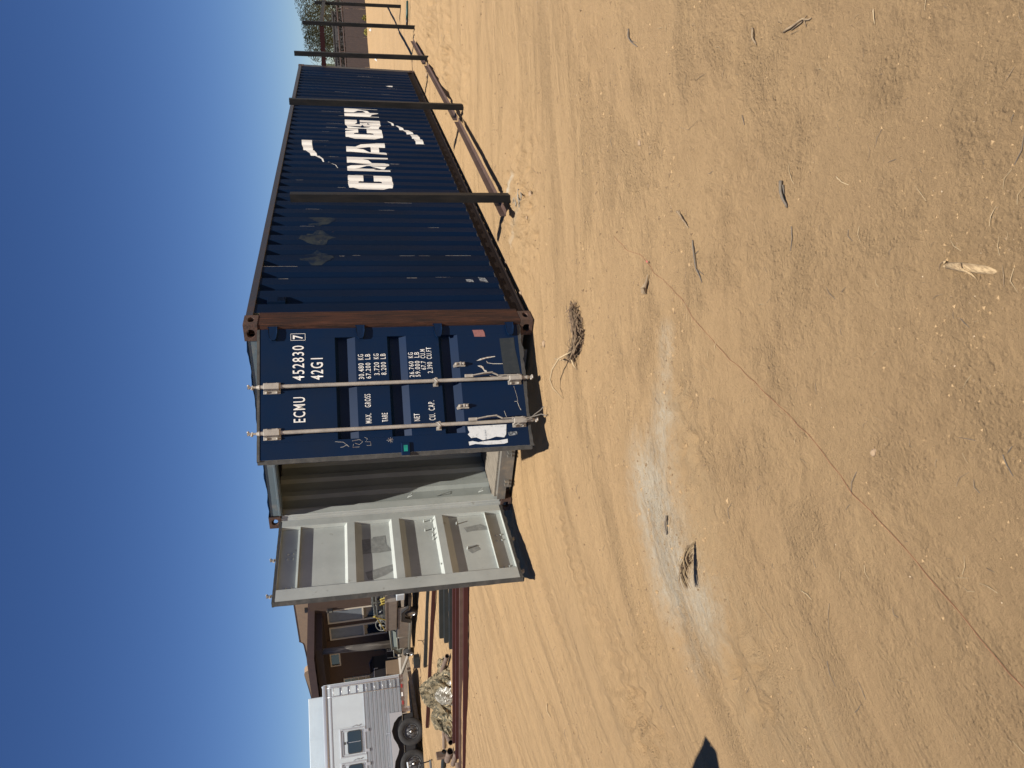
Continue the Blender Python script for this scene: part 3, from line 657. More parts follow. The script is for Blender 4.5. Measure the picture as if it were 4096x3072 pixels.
# ------------------------------------------------------------------ fence posts, beams, angle rails
def post_at(base, top, label):
    B0 = gp(*base); d = ray(*top); A = np.c_[d, -GUP]; h = np.linalg.lstsq(A, B0 - CAM_C, rcond=None)[0][1]
    # lean so that the head stands where it was sighted, at that height
    dist = ((B0 + GUP*h - CAM_C) @ CAM_R[2]) / (d @ CAM_R[2]); T = CAM_C + d*dist
    gzv = gzz(*B0[:2]); B0 = B0 + np.array([0,0,min(gzv, 0) - .25])
    m = MB(); m.beam(Vector(B0) - Vector(B0), Vector(T - B0), .078, .078, (1,0,0), open_=True)
    o = m.build('steel_post', POST, bevel=0, tf=Vector(B0)); tag(o, label, 'post', 'square steel posts set in a row'); return B0, T
PL = [((2054,790),(1161,788),'black square steel post nearest the container doors'),
      ((1848,427),(1157,405),'second square steel post from the container doors, crossing the last letter of the logo'),
      ((1716,231),(1177,213),'third square steel post, standing just past the container end'),
      ((1654,108),(1209,90),'fourth square steel post, where the maroon beam meets the grey beam'),
      ((1607,25),(1258,10),'farthest square steel post, carrying the end of the grey beam')]
PP = [post_at(*a) for a in PL]
P4, P5 = PP[3], PP[4]
m = MB(); a = Vector((P4[1][0]+.045, P4[1][1], 2.05)); b_ = Vector((PP[4][1][0]-.045, PP[4][1][1], 2.03)); m.beam((0,0,0), b_-a, .08, .08, open_=True)
tag(m.build('steel_beam', POST, tf=a), 'dark grey square beam joining the two farthest posts', 'beam')
a = Vector((P5[1][0]+.045, P5[1][1], 2.03)); m = MB(); m.beam((0,0,0), (6,0,-.05), .08, .08, open_=True)
tag(m.build('steel_beam', POST, tf=a), 'dark beam running on past the farthest post', 'beam')
a = Vector((P4[1][0], P4[1][1]+.045, 2.045)); m = MB(); m.beam((0,0,0), (0,7.5,-.06), .085, .10, open_=True)
tag(m.build('steel_beam', mat('maroon_beam_primer', (.030,.010,.011), .7, spec=.15), tf=a), 'maroon square beam passing behind the far end of the container', 'beam')
m = MB(); m.beam((0,0,-.2), (0,0,2.4), .078, .078, (1,0,0), open_=True)
for xa, za, xb, zb_, lb in ((.965,.125,4.72,.060,'brown angle iron lying along the nearest posts, its end by the nearest post'), (4.80,.065,9.02,.045,'brown angle iron on the ground between the second and third posts'), (9.15,.06,12.0,.04,'brown angle iron on the ground beyond the third post')):
    m = MB(); n = 7; vs = []
    for k in range(n+1):
        f = k/n; x = (xb-xa)*f; z = (zb_-za)*f
        vs += [(x,0,z),(x,.062,z),(x,.062,z+.062),(x,.057,z+.062),(x,.057,z+.005),(x,0,z+.005)]
    m.add(vs, [(6*k+i_, 6*k+6+i_, 6*k+6+(i_+1)%6, 6*k+(i_+1)%6) for k in range(n) for i_ in range(6)] + [(0,1,2,3,4,5),(6*n,6*n+5,6*n+4,6*n+3,6*n+2,6*n+1)])
    tag(m.build('angle_iron', BROWNP, tf=Vector((xa,-.712,za))), lb, 'angle iron', 'angle irons along the fence line')
# rebar loops at the foot of the nearest post
CEM = mat('cement_coated_steel', (.20,.175,.135), .9, 0, (.27,.24,.19), 30, (.4,.6), .001, 80)
c0 = gp(2078, 800)
T_ = thing('rebar_hooks', 'cement crusted rebar hooks at the foot of the nearest post', 'rebar', c0)
def z6(x, y, z=.02): return Vector(gp(1850+x*.1808, 700+y*.1808, z)) - Vector(c0)
for P in ([(1185,385),(1180,480),(1130,540),(1130,640),(1165,690)], [(1165,470),(1165,560),(1185,640),(1170,700)], [(1235,315),(1230,400),(1225,520),(1245,580)], [(1290,390),(1300,470),(1290,550),(1250,610),(1255,700),(1275,730)], [(1215,400),(1225,480),(1250,590)]):
    MB().tube([z6(*p, .02+.012*math.sin(i_)) for i_, p in enumerate(P)], .0085, 7).build('hook', CEM, T_, smooth=True)

# ------------------------------------------------------------------ steel stock on the ground, left
def ground_tube(a, b_, sz, m_, label, z=0., grp='steel tubes stacked on the dirt', lift=0):
    A = gp(*a); B = gp(*b_); A[2] = B[2] = sz/2 + z
    m = MB(); m.beam((0,0,0), Vector(B-A), sz, sz, open_=True); tag(m.build('steel_tube', m_, tf=Vector(A)), label, 'steel tube', grp)
DIRR = gp(1866,2350) - gp(1862,3072); DIRR /= np.linalg.norm(DIRR)
def run(a, length, sz, m_, label, z=0., d=None, back=0):
    A = gp(*a) - (DIRR if d is None else d)*back; d = DIRR if d is None else d; B = A + d*length; A[2] = B[2] = sz/2 + z
    m = MB(); m.beam((0,0,0), Vector(B-A), sz, sz, open_=True); tag(m.build('steel_tube', m_, tf=Vector(A)), label, 'steel tube', 'steel tubes stacked on the dirt')
run((1868,3072), 6.6, .075, MAROON, 'maroon square tube lying closest to the camera, left of the open door', back=.6)
run((1849,3072), 6.5, .06, BROWNP, 'thin brown tube lying just behind the closest maroon tube', back=.6)
run((1840,3010), 6.3, .085, MAROON, 'third maroon tube back, its end beside the short pipes', back=.1)
run((1828,2965), 6.0, .085, MAROON, 'fourth maroon tube back, ending against the camouflage tarp')
run((1815,2590), 2.3, .09, GREYT, 'longest of the three dark grey tubes beside the open door')
run((1793,2566), 2.3, .085, GREYT, 'middle one of the three dark grey tubes beside the open door')
run((1776,2547), 2.3, .10, GREYT, 'shortest and rearmost of the three dark grey tubes beside the open door')
d2 = gp(1741,2375) - gp(1714,2905); ll = np.linalg.norm(d2); d2 /= ll
run((1715,2905), ll+2.0, .085, MAROON, 'long maroon tube lying alone farther back near the trailer', d=d2)
run((1706,2664), 6.0, .085, GREYT, 'dark grey tube lying against the lone maroon tube', d=d2)

# ------------------------------------------------------------------ camouflage tarp, bag, pipes
CAMO = mat('camouflage_tarp', (.24,.19,.11), .8, 0, (.05,.048,.03), 9, (.47,.53), .012, 14, col3=(.40,.31,.18), sc3=9, thr3=(.56,.62))
PLAST = mat('clear_plastic', (.36,.34,.28), .25, 0, (.20,.18,.13), 9, (.4,.6), .01, 25, spec=.8)
PIPE = mat('rusty_pipe', (.13,.085,.06), .8, 0, (.20,.15,.11), 8, (.4,.65), .001, 40)
def lump(cx, cy, rx, ry, rz, rot_, seed, amp=.25, n=26):
    m = MB(); r = np.random.default_rng(seed); nv = n//2; vs = []
    ph = r.uniform(0,6,12); fq = r.integers(2,9,12); fz = r.uniform(1,6,12)
    for i_ in range(nv+1):
        th = math.pi/2*i_/nv
        for k in range(n):
            a = 2*math.pi*k/n; q = 1 + amp*sum(math.sin(fq[j]*a + ph[j] + fz[j]*th)/(1+j*.35) for j in range(12))*.42
            q *= 1 + .22*abs(math.sin(a*5+th*6+seed)) - .12*abs(math.sin(a*9-th*4+seed*2))
            x = rx*math.cos(a)*math.sin(th)*q; y = ry*math.sin(a)*math.sin(th)*q; z = rz*math.cos(th)*(1+amp*.8*math.sin(a*3+seed+th*4))
            vs.append((cx + x*math.cos(rot_)-y*math.sin(rot_), cy + x*math.sin(rot_)+y*math.cos(rot_), max(z,-.02)))
    m.add(vs, [(i_*n+k, i_*n+(k+1)%n, (i_+1)*n+(k+1)%n, (i_+1)*n+k) for i_ in range(nv) for k in range(n)]); return m
ang = math.atan2(DIRR[1], DIRR[0])
tp = gp(1798, 2760)
T_ = thing('camouflage_tarp', 'crumpled camouflage tarp bundled on the dirt behind the maroon tubes', 'tarp', tp)
for (sx_, sy_), rx, ry, rz, sd_ in (((1800,2735),.26,.16,.30,1), ((1785,2760),.30,.22,.42,2), ((1800,2800),.30,.20,.24,3), ((1800,2860),.30,.20,.30,4), ((1808,2895),.22,.13,.14,5), ((1790,2700),.30,.12,.17,6), ((1780,2660),.16,.10,.13,7), ((1772,2745),.12,.2,.40,8)):
    P = gp(sx_, sy_) - tp; lump(P[0], P[1], rx, ry, rz, ang+.2*sd_, sd_, .40, 44).build('tarp_fold', CAMO, T_)
P = gp(1802, 2772); o = lump(0, 0, .19, .13, .27, ang+.3, 21, .30, 30).build('plastic_bag', PLAST, tf=Vector((P[0]-.08, P[1]-.1, 0))); tag(o, 'clear whitish plastic bag on the camouflage tarp', 'plastic bag')
A = gp(1789,2624,.07); B = gp(1759,2712,.12)
def pipe(A, B, r, m_, lb, grp=None, cat='pipe', th=.006):
    A = Vector(A); B = Vector(B); ax = B-A; l_ = ax.length; m = MB(); m.lathe([(r-th,0),(r,0),(r,l_),(r-th,l_),(r-th,0)], (0,0,0), ax, 14)
    tag(m.build('pipe', m_, smooth=False, tf=A), lb, cat, grp)
pipe(A, B, .045, PIPE, 'brown pipe poking out of the camouflage tarp')
GRPP = 'short scrap pipes heaped beside the maroon tubes'
LB = ['short rusty pipe in the heap left of the tarp, end facing the camera', 'rusty elbow-length pipe on the heap, nearest the maroon tube', 'rusty pipe stub half under the tarp edge', 'slim rusty pipe at the back of the heap', 'thick rusty pipe stub with a flared collar', 'short pipe lying along the far left of the heap']
spec = [((1803,2970),(1788,2940),.06,.06,.07), ((1826,3010),(1812,3056),.05,.05,.065), ((1797,2925),(1795,2955),.05,.05,.05), ((1775,2895),(1777,2992),.05,.05,.03), ((1801,3005),(1790,3040),.07,.08,.09), ((1830,3050),(1832,3072),.06,.06,.06)]
for (a, b_, za, zb_, r), lb in zip(spec, LB): pipe(gp(*a, za), gp(*b_, zb_), max(r*.75,.04), PIPE, lb, GRPP)
pipe(gp(1772,3072,.05), gp(1776,3005,.05), .05, GREYT, 'grey pipe at the left edge behind the scrap heap')
m = MB(); P = gp(1786,3018); m.box(-.03,.03,-.09,.09,0,.22); tag(m.build('steel_block', PIPE, bevel=.006, tf=Matrix.Translation(Vector(P)) @ Matrix.Rotation(ang,4,'Z')), 'small rusty box section standing in the pipe heap', 'steel block')

# ------------------------------------------------------------------ horse trailer
TW = mat('trailer_white', (.50,.55,.57), .3, 0, (.44,.48,.50), 2, (.4,.8)); ALU = mat('aluminium_slats', (.34,.37,.385), .38, .45, (.38,.39,.41), 5, (.4,.7)); ALUD = mat('aluminium_trim', (.52,.53,.54), .35, .5)
TYRE = mat('tyre_rubber', (.022,.022,.022), .85, 0, (.038,.036,.034), 12, (.4,.7)); RIM = mat('steel_rim', (.10,.10,.10), .5, .3); CHROME = mat('chrome', (.42,.42,.41), .35, .7)
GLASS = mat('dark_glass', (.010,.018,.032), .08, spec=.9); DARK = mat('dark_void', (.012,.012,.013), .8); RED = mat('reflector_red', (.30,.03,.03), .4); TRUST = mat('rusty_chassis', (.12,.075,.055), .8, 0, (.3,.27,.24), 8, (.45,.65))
TP = np.array([7.77435932,16.84898282,0.]); TB = basis((-.87057,.49204,0))
T_ = thing('horse_trailer', 'white and aluminium horse trailer with a rear ladder, at the left behind the steel', 'trailer', TP, TB)
TL, TWD = 7.5, 2.3
def rounded(x0, x1, z0, z1, r=.12, n=5):
    P = [(x0,z0),(x1,z0)]; P += arcp(x1-r, z1-r, r, r, 0, 90, n) + arcp(x0+r, z1-r, r, r, 90, 180, n); return P
m = MB(); m.prism([(0,.62),(0,2.80)] + [(-.03*math.sin(a_)-.0+.0, 2.80) for a_ in ()] + [( .05,2.90),(.16,2.95),(TWD-.16,2.95),(TWD-.05,2.90),(TWD,2.80),(TWD,.62)], lambda u,v,w: (w,-u,v), -.08, TL)
m.build('body', TW, T_, bevel=.03)
m = MB(); m.tube([(-.10,-.05,2.86),(TL,-.05,2.86)], .075, 12); m.build('roof_edge', ALUD, T_, smooth=True)
MB().box(-.08,TL,.001,.012,2.70,2.735).build('drip_rail', ALUD, T_); MB().box(-.085,.02,.001,.03,.62,2.72).build('corner_trim', ALUD, T_, bevel=.01)
a_w = [(1.06,.62),(1.10,.74),(1.24,.88),(1.46,.96),(1.66,.92),(1.84,.82),(1.97,.78),(2.10,.82),(2.28,.92),(2.50,.96),(2.72,.88),(2.86,.74),(2.90,.62)]
for k in range(9):
    z0 = .63+k*.124
    if z0 < .94:
        segs = [(.02,.96),(3.0,TL)]
    else: segs = [(.02,TL)]
    for xa, xb in segs: MB().prism([(.001,z0),(.014,z0+.01),(.014,z0+.09),(.022,z0+.098),(.022,z0+.112),(.001,z0+.120)], lambda u,v,w: (w,u,v), xa, xb).build('siding_slat', ALU, T_)
m = MB(); m.prism([(.955,.62),(.955,1.0),(3.005,1.0),(3.005,.62)] + a_w[::-1], lambda u,v,w: (u,w,v), .001, .07); m.build('fender', ALUD, T_)
MB().prism(a_w, lambda u,v,w: (u,w,v), -.55, -.02).build('wheel_well', DARK, T_) if False else None
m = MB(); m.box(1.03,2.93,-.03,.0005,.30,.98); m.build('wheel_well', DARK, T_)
for xw in (1.55,2.42):
    m = MB(); m.lathe([(.22,-.24),(.35,-.24),(.385,-.21),(.39,-.03),(.36,-.002),(.25,.004),(.22,-.02)], (xw,.06,.39), (0,1,0), 32); w_ = m.build('wheel', TYRE, T_, smooth=True); w_.data.materials.append(RIM)
    m = MB(); m.lathe([(.222,-.02),(.215,0.0),(.195,-.045),(.13,-.03),(.10,-.015),(.06,-.01)], (xw,.06,.39), (0,1,0), 28); m.build('rim', RIM, w_, smooth=False)
    MB().lathe([(.040,-.012),(.035,.03),(.02,.04),(0,.04)], (xw,.06,.39), (0,1,0), 14).build('hub_cap', CHROME, w_)
    for k in range(8):
        a = 2*math.pi*k/8; MB().lathe([(.02,-.03),(.02,.004),(0,.004)], (xw+.155*math.cos(a),.06-.0,.39+.155*math.sin(a)), (0,1,0), 8).build('hand_hole', DARK, w_)
MB().box(-.10,1.0,-.06,.02,.50,.618).build('chassis_rail', TRUST, T_); MB().box(3.0,TL,-.06,.02,.50,.618).build('chassis_rail', TRUST, T_)
for x in (.18,.42,.66): MB().box(x,x+.11,.021,.024,.54,.59).build('reflector', RED if x != .42 else WHITE, T_)
MB().box(.83,.98,.021,.05,.36,.62).build('mud_bracket', TRUST, T_); MB().box(-.075,-.05,.013,.02,1.9,2.0).build('marker_light', RED, T_)
m = MB()
for x in (.0,.26): m.tube([(x,.02,2.78),(x,.085,2.80),(x,.085,2.66),(x,.085,.80),(x,.02,.74)], .013, 8)
for k in range(8): z = .90+k*.245; m.tube([(.0,.085,z),(.26,.085,z)], .011, 7)
m.build('ladder', ALUD, T_, smooth=True)
def feed_door(x):
    f = MB(); w = .77
    for (a0,a1,b0,b1) in ((x,x+w,2.44,2.48),(x,x+w,1.73,1.77),(x,x+.04,1.771,2.439),(x+w-.04,x+w,1.771,2.439)): f.box(a0,a1,.001,.028,b0,b1)
    d = f.build('feed_door', ALUD, T_, bevel=.004)
    f = MB()
    for (a0,a1,b0,b1) in ((x+.065,x+w-.065,2.395,2.415),(x+.065,x+w-.065,1.79,1.81),(x+.065,x+.085,1.811,2.394),(x+w-.085,x+w-.065,1.811,2.394)): f.box(a0,a1,.001,.018,b0,b1)
    f.build('inner_trim', ALUD, d)
    P = []
    for cx_, cz_, a0 in ((x+.61,2.19,0),(x+.15,2.19,90),(x+.15,1.93,180),(x+.61,1.93,270)): P += arcp(cx_, cz_, .06, .06, a0, a0+90, 4)
    cxx, czz = x+.38, 2.06
    MB().prism([(cxx+(u-cxx)*1.07, czz+(v-czz)*1.10) for u, v in P], lambda u,v,w_: (u,w_,v), .001, .026).build('window_frame', RUBBER, d)
    MB().prism(P, lambda u,v,w_: (u,w_,v), .0261, .030).build('pane', GLASS, d)
    MB().box(x+.375,x+.387,.0305,.034,1.88,2.24).build('window_bar', ALUD, d)
    MB().box(x+.35,x+.42,.03,.06,2.31,2.37).build('latch', RUBBER, d)
    for xx in (x+.08, x+.62): MB().box(xx,xx+.08,.001,.05,1.64,1.728).build('hinge', ALUD, d)
    MB().tube([(x-.02,.012,2.13),(x-.06,.03,2.06),(x-.03,.03,1.96),(x-.07,.012,1.86)], .008, 6).build('tie_ring', ALUD, T_)
for x in (1.19, 2.09, 2.99): feed_door(x)
MB().box(1.15,1.156,.001,.006,1.76,2.68).build('panel_seam', ALUD, T_)
MB().tube([(1.5,.03,1.13),(1.5,.05,1.02)], .014, 6).build('clearance_light', ALUD, T_)
# second trailer behind
T_ = thing('box_trailer', 'tall white riveted box trailer parked behind the horse trailer', 'trailer', TP + np.array(TB.col[0])*.02 - np.array(TB.col[1])*2.6, TB)
m = MB(); m.box(0,6.5,-2.3,0,.5,3.56); m.build('body', TW, T_, bevel=.02)
for k in range(1,5): MB().box(k*1.25,k*1.25+.006,.001,.005,.5,3.55).build('panel_seam', ALUD, T_)
MB().box(0,6.5,.001,.01,3.05,3.062).build('trim_strip', ALUD, T_)
for xw in (2.6,3.5): MB().lathe([(.0,.0),(.22,.0),(.38,-.03),(.39,-.2),(.0,-.2)], (xw,-.05,.39), (0,1,0), 24).build('wheel', TYRE, T_)
MB().box(-.3,0,-1.3,-1.0,.5,.6).build('hitch', TRUST, T_)
# timbers and a pipe under the trailer
m = MB(); A = gp(1630,2640,.2); B = gp(1668,2880,.12)
WWOOD = mat('whitewashed_board', (.42,.38,.32), .8, 0, (.30,.26,.2), 8, (.4,.6))
m.beam((0,0,0), Vector(B-A), .05, .12); tag(m.build('long_board', WWOOD, tf=Vector(A)), 'long pale board leaning under the horse trailer', 'board')
A = gp(1634,2620,.3); B = gp(1606,2695,.42); pipe(A, B, .05, GALV, 'grey steel pipe behind the front wheel of the cart')
# wheeled frame at the left edge
P0 = gp(1722,3040)
T_ = thing('wheeled_steel_frame', 'black steel frame on a flat base with a white bar, before the trailer wheels', 'frame', P0, TB)
BLK = mat('black_metal', (.018,.018,.02), .5)
MB().tube([(0,.1,.03),(.9,.1,.03),(.9,.55,.03),(0,.55,.03),(0,.1,.03)], .02, 6).build('base_frame', BLK, T_)
for x in (.02,.40): MB().tube([(x,.1,.03),(x+.05,.1,.55)], .018, 6).build('upright', BLK, T_)
MB().tube([(-.05,.1,.62),(1.0,.1,.55)], .03, 8).build('crossbar', TW, T_); MB().tube([(.02,.1,.3),(.75,.1,.5)], .02, 6).build('brace', BLK, T_)
m = lump(.55,.15,.26,.14,.34,0,33,.35,20); m.build('winch_motor', BLK, T_)

# ------------------------------------------------------------------ utility cart
CP = gp(1671,2460); CB = basis(gp(1655,2616) - gp(1671,2460))
T_ = thing('utility_cart', 'tan flatbed utility cart piled with dark scaffold parts and tied with yellow rope', 'cart', CP, CB)
TAN = mat('tan_plastic', (.22,.185,.15), .6, 0, (.17,.145,.12), 4, (.4,.7)); TAND = mat('tan_panel', (.19,.155,.125), .6)
BUMP_ = mat('cart_trim_grey', (.17,.17,.145), .5); YEL = mat('yellow_rope', (.36,.28,.06), .8); GRN = mat('green_hose', (.03,.10,.06), .6)
Wc = -1.15
def cart_wheel(x, r, front=False):
    for yy, sg in ((.0,1),(Wc,-1)):
        m = MB(); m.lathe([(r*.55,-.16),(r*.93,-.16),(r,-.13),(r,-.03),(r*.92,.0),(r*.62,.0),(r*.55,-.02)], (x,yy+sg*.02,r), (0,sg,0), 26)
        w_ = m.build('wheel', TYRE, T_, smooth=True)
        MB().lathe([(r*.62,-.005),(r*.60,.004),(r*.54,-.03),(r*.5,-.05)], (x,yy+sg*.02,r), (0,sg,0), 22).build('rim', CHROME, w_)
        m = MB()
        for k in range(10):
            a = 2*math.pi*k/10; m.beam((x,yy+sg*.005,r),(x+r*.55*math.cos(a),yy+sg*.01,r+r*.55*math.sin(a)), .028, .012, (0,1,0))
        m.build('spokes', CHROME, w_)
cart_wheel(-.19,.20); cart_wheel(3.10,.20)
m = MB(); m.box(-1.25,2.75,Wc+.05,-.05,.20,.30); m.build('chassis', BLK, T_)
m = MB(); m.box(-1.2,.92,-.03,.0,.64,.97); m.box(-1.2,.92,Wc,Wc+.03,.64,.97); m.box(-1.2,-1.17,Wc+.0305,-.0305,.64,.97); m.box(.89,.92,Wc+.0305,-.0305,.64,.97); m.box(-1.2,.92,Wc+.0305,-.0305,.62,.639); m.build('cargo_box', TAN, T_, bevel=.006)
MB().box(-1.2,.92,.0005,.012,.945,.985).build('box_trim', TAND, T_)
m = MB(); m.box(-.60,1.62,-.06,-.02,.24,.60); m.build('side_panel', TAN, T_, bevel=.01)
m = MB(); m.prism([(-.74,.30),(-.42,.50),(.22,.50),(.40,.22),(.34,.20),(.14,.24),(.02,.40),(-.40,.40),(-.62,.28)], lambda u,v,w: (u,w,v), -.019, .05); m.build('rear_fender', BLK, T_, bevel=.006)
m = MB(); m.box(.42,2.68,-.08,.02,.17,.245); m.build('sill_rail', BUMP_, T_, bevel=.008)
m = MB(); m.box(1.62,2.62,-.06,-.02,.24,.56); m.build('front_panel', TAN, T_, bevel=.01)
m = MB(); m.box(-1.25,.9,Wc+.1,-.1,.56,.615); m.build('bed_frame', BLK, T_)
m = MB()
for yy in (-.03, Wc+.03): m.tube([(.96,yy,.86),(2.60,yy,.78),(2.66,yy,.58),(1.66,yy,.62)], .022, 8)
m.tube([(2.64,-.03,.78),(2.64,Wc+.03,.78)], .022, 8); m.tube([(2.62,-.03,.6),(2.58,-.03,.26)], .026, 8); m.tube([(1.66,-.03,.6),(1.68,-.03,.25)], .016, 8); m.build('cab_rail', BUMP_, T_, smooth=True)
m = MB(); m.prism([(2.62,.60),(2.66,.76),(3.05,.70),(3.30,.58),(3.35,.46),(2.7,.42)], lambda u,v,w: (u,w,v), Wc+.12, -.12); m.build('front_cowl', mat('cowl_grey_green',(.17,.19,.16),.4), T_, bevel=.03)
m = MB(); m.tube([(2.7,-.06,.72),(3.35,-.06,.70),(3.46,-.06,.62),(3.44,-.06,.44)], .018, 8); m.tube([(3.44,-.06,.5),(3.44,Wc+.06,.5)], .018, 8); m.build('front_bumper', BUMP_, T_, smooth=True)
m = MB(); m.box(1.0,1.55,Wc+.1,-.12,.42,.62); m.build('seat', BLK, T_, bevel=.03)
m = MB(); c_ = Vector((1.13,-.40,1.11)); ax = Vector((-.55,.75,.40)).normalized(); u_ = ax.cross(Vector((0,0,1))).normalized(); w__ = ax.cross(u_)
sw = Vector((1.13,-.30,1.11)); m.tube([sw + (u_*math.cos(2*math.pi*k/24)*.19 + w__*math.sin(2*math.pi*k/24)*.17) for k in range(25)], .013, 8, caps=False); m.tube([sw - u_*.18, sw + u_*.18], .02, 6); m.tube([sw, sw + w__*.16], .02, 6); m.lathe([(.0,.02),(.06,.01),(.06,-.02)], sw, ax, 12); m.build('steering_wheel', BUMP_, T_, smooth=True)
MB().tube([sw, Vector((1.62,-.35,.82)), Vector((2.1,-.38,.55))], .022, 8).build('steering_column', BLK, T_)
m = MB(); m.box(1.7,2.2,-.7,-.25,.30,.62); m.build('dashboard', BLK, T_, bevel=.02)
letters('TITAN', T_, 1.60, 1.80, .44, .50, .0, INK, -.0185) if False else None
# junk on the bed
JN = mat('weathered_steel', (.10,.105,.09), .5, .3, (.2,.2,.17), 15, (.45,.6)); rj = random.Random(4)
m = MB()
for k in range(7):
    z = 1.0+.055*k; y = -.12-.13*(k % 4); m.tube([(-1.5,y,z+.02),(.30-.08*k+.25*(k%2),y,z-.01+.03*rj.random())], .020+.012*(k%2), 7)
m.tube([(-1.6,-.2,1.33),(.2,-.25,1.30),(.62,-.3,1.16)], .02, 7); m.tube([(-1.0,-.12,.98),(-1.0,-.12,1.34)], .016, 6); m.tube([(-.1,-.1,.98),(-.1,-.12,1.31)], .016, 6); m.tube([(.45,-.1,.98),(.45,-.12,1.2)], .016, 6)
tag(m.build('scaffold_parts', JN, tf=Matrix.Translation(Vector(CP)) @ CB.to_4x4()), 'bundle of dark scaffold tubes and braces on the cart bed', 'scaffold parts')
m = MB(); m.box(-.9,-.25,-.6,-.2,.99,1.2); m.lathe([(.0,.03),(.10,.02),(.13,-.05)], (-.1,-.14,1.05), (0,1,0), 14); tag(m.build('generator', BLK, bevel=.02, tf=Matrix.Translation(Vector(CP)) @ CB.to_4x4()), 'black engine unit under the scaffold tubes on the cart', 'generator')
m = MB(); m.tube([(.0,.02,.98),(-.14,-.05,1.30),(.0,-.12,1.34),(-.12,-.1,1.28),(.82,.015,1.0)], .014, 6); tag(m.build('yellow_rope', YEL, tf=Matrix.Translation(Vector(CP)) @ CB.to_4x4()), 'yellow rope tied over the load on the cart', 'rope')
m = MB()
for k in range(9): m.tube([(-1.4+.06*k,-.05-.04*(k%3),.99),(-1.32+.05*k,-.06,1.08+.05*rj.random()),(-1.22+.05*k,-.1,1.0)], .014, 6)
tag(m.build('coiled_hose', YEL, tf=Matrix.Translation(Vector(CP)) @ CB.to_4x4()), 'tangle of yellow hose at the back of the cart bed', 'hose')
m = MB(); m.box(-1.62,-1.24,-.7,.02,.42,.66); tag(m.build('white_crate', TW, bevel=.02, tf=Matrix.Translation(Vector(CP)) @ CB.to_4x4()), 'white plastic crate hung on the back of the cart', 'crate')
# battery charger in front of the cart
P0 = gp(1681,2640)
T_ = thing('battery_charger', 'small grey and black box charger on the dirt by the front wheel of the cart', 'charger', P0, basis((-.35,.93,0)))
m = MB(); m.box(-.16,.12,-.10,.10,.02,.20); m.build('case', GREYT, T_, bevel=.01); MB().box(.121,.20,-.10,.10,.02,.20).build('front_panel', BLK, T_, bevel=.006)
for y in (-.05,.06): MB().lathe([(.02,0),(.02,.02),(0,.02)], (.2005,y,.09), (1,0,0), 8).build('knob', ALUD, T_)
MB().tube([(-.1,0,.20),(-.1,0,.23),(.1,0,.23),(.1,0,.20)], .008, 6).build('handle', BLK, T_)
m = MB(); pts = [gp(*p, .012) for p in ((1700,2650),(1702,2668),(1698,2676))] ; q = [gp(1672,2561,.22), gp(1690,2563,.01), gp(1700,2590,.01), gp(1706,2640,.01), gp(1702,2668,.01), gp(1697,2664,.1)]
m.tube([Vector(p) for p in q], .010, 6); tag(m.build('extension_lead', BLK), 'black cord running from the cart to the box charger', 'cord')
m = MB(); m.tube([Vector(gp(1650+x*.2845, 2600+y*.2845, .012)) for x, y in ((100,240),(115,300),(122,380),(105,385),(98,420),(112,460),(120,525),(125,440),(110,390))], .010, 6); tag(m.build('extension_lead', BLK), 'loose end of dark cord lying beyond the charger toward the tarp', 'cord')

# ------------------------------------------------------------------ house
STUC = mat('brown_stucco', (.095,.066,.052), .9, 0, (.085,.058,.046), 6, (.4,.7), .003, 60, spec=.1); PARA = mat('tan_parapet', (.30,.21,.135), .9, 0, (.26,.18,.12), 5, (.4,.7), .003, 40)
FASC = mat('dark_fascia', (.062,.038,.034), .7, 0, (.05,.032,.03), 4, (.4,.7)); BEAMM = mat('dark_porch_beam', (.035,.022,.022), .75); FRM = mat('window_frame_beige', (.55,.48,.38), .6); BLIND = mat('window_blind', (.16,.18,.20), .4, 0, (.11,.13,.15), 3, (.4,.7)); CONC = mat('concrete_pad', (.34,.30,.25), .9, 0, (.28,.25,.2), 4, (.4,.7)); OLDW = mat('weathered_post', (.10,.09,.08), .85, 0, (.24,.22,.19), 2.5, (.5,.62), .003, 30, stretch=(3,3,.3))
HP = np.array([14.2676,22.68972,.28974]); HB = basis((0,1,0))      # local x to the left along the wall, local y toward the camera, z up
T_ = thing('house', 'brown stucco house with a shaded flat roof porch and tan parapets behind the trailer', 'house', HP, HB)
m = MB(); m.box(-5.5,9,-8,0,-.4,3.42); m.build('wall', STUC, T_)
def win(x0, x1, z0, z1, mull=None, blind=True, grid=False):
    f = MB(); w = .055
    for a in ((x0,x1,z1-w,z1),(x0,x1,z0,z0+w),(x0,x0+w,z0+w,z1-w),(x1-w,x1,z0+w,z1-w)): f.box(a[0],a[1],.002,.05,a[2],a[3])
    if mull: f.box(x0+w,x1-w,.002,.045,mull-.03,mull+.03)
    o = f.build('window', FRM, T_)
    zz = [(z0+w, z1-w)] if not mull else [(z0+w, mull-.03), (mull+.03, z1-w)]
    for i_, (a, b_) in enumerate(zz): MB().box(x0+w,x1-w,.003,.012,a,b_).build('pane', BLIND if (blind and i_ == len(zz)-1) else GLASS, o)
    if grid:
        g = MB(); g.box((x0+x1)/2-.012,(x0+x1)/2+.012,.013,.02,z0+w,z1-w)
        for k in range(1,4): g.box(x0+w,x1-w,.013,.019,z0+(z1-z0)*k/4-.01,z0+(z1-z0)*k/4+.01)
        g.build('glazing_bar', FRM, o)
win(-1.52,-.68,.35,2.76,1.32); win(-.40,.40,.35,2.74,1.32); win(-3.4,-2.4,.35,2.74,1.32); win(1.34,2.22,2.40,2.84,None,False); win(3.22,4.5,1.05,2.36,None,False,True)
MB().box(3.15,3.75,.002,.06,.0,1.03).build('door_panel', FRM, T_)
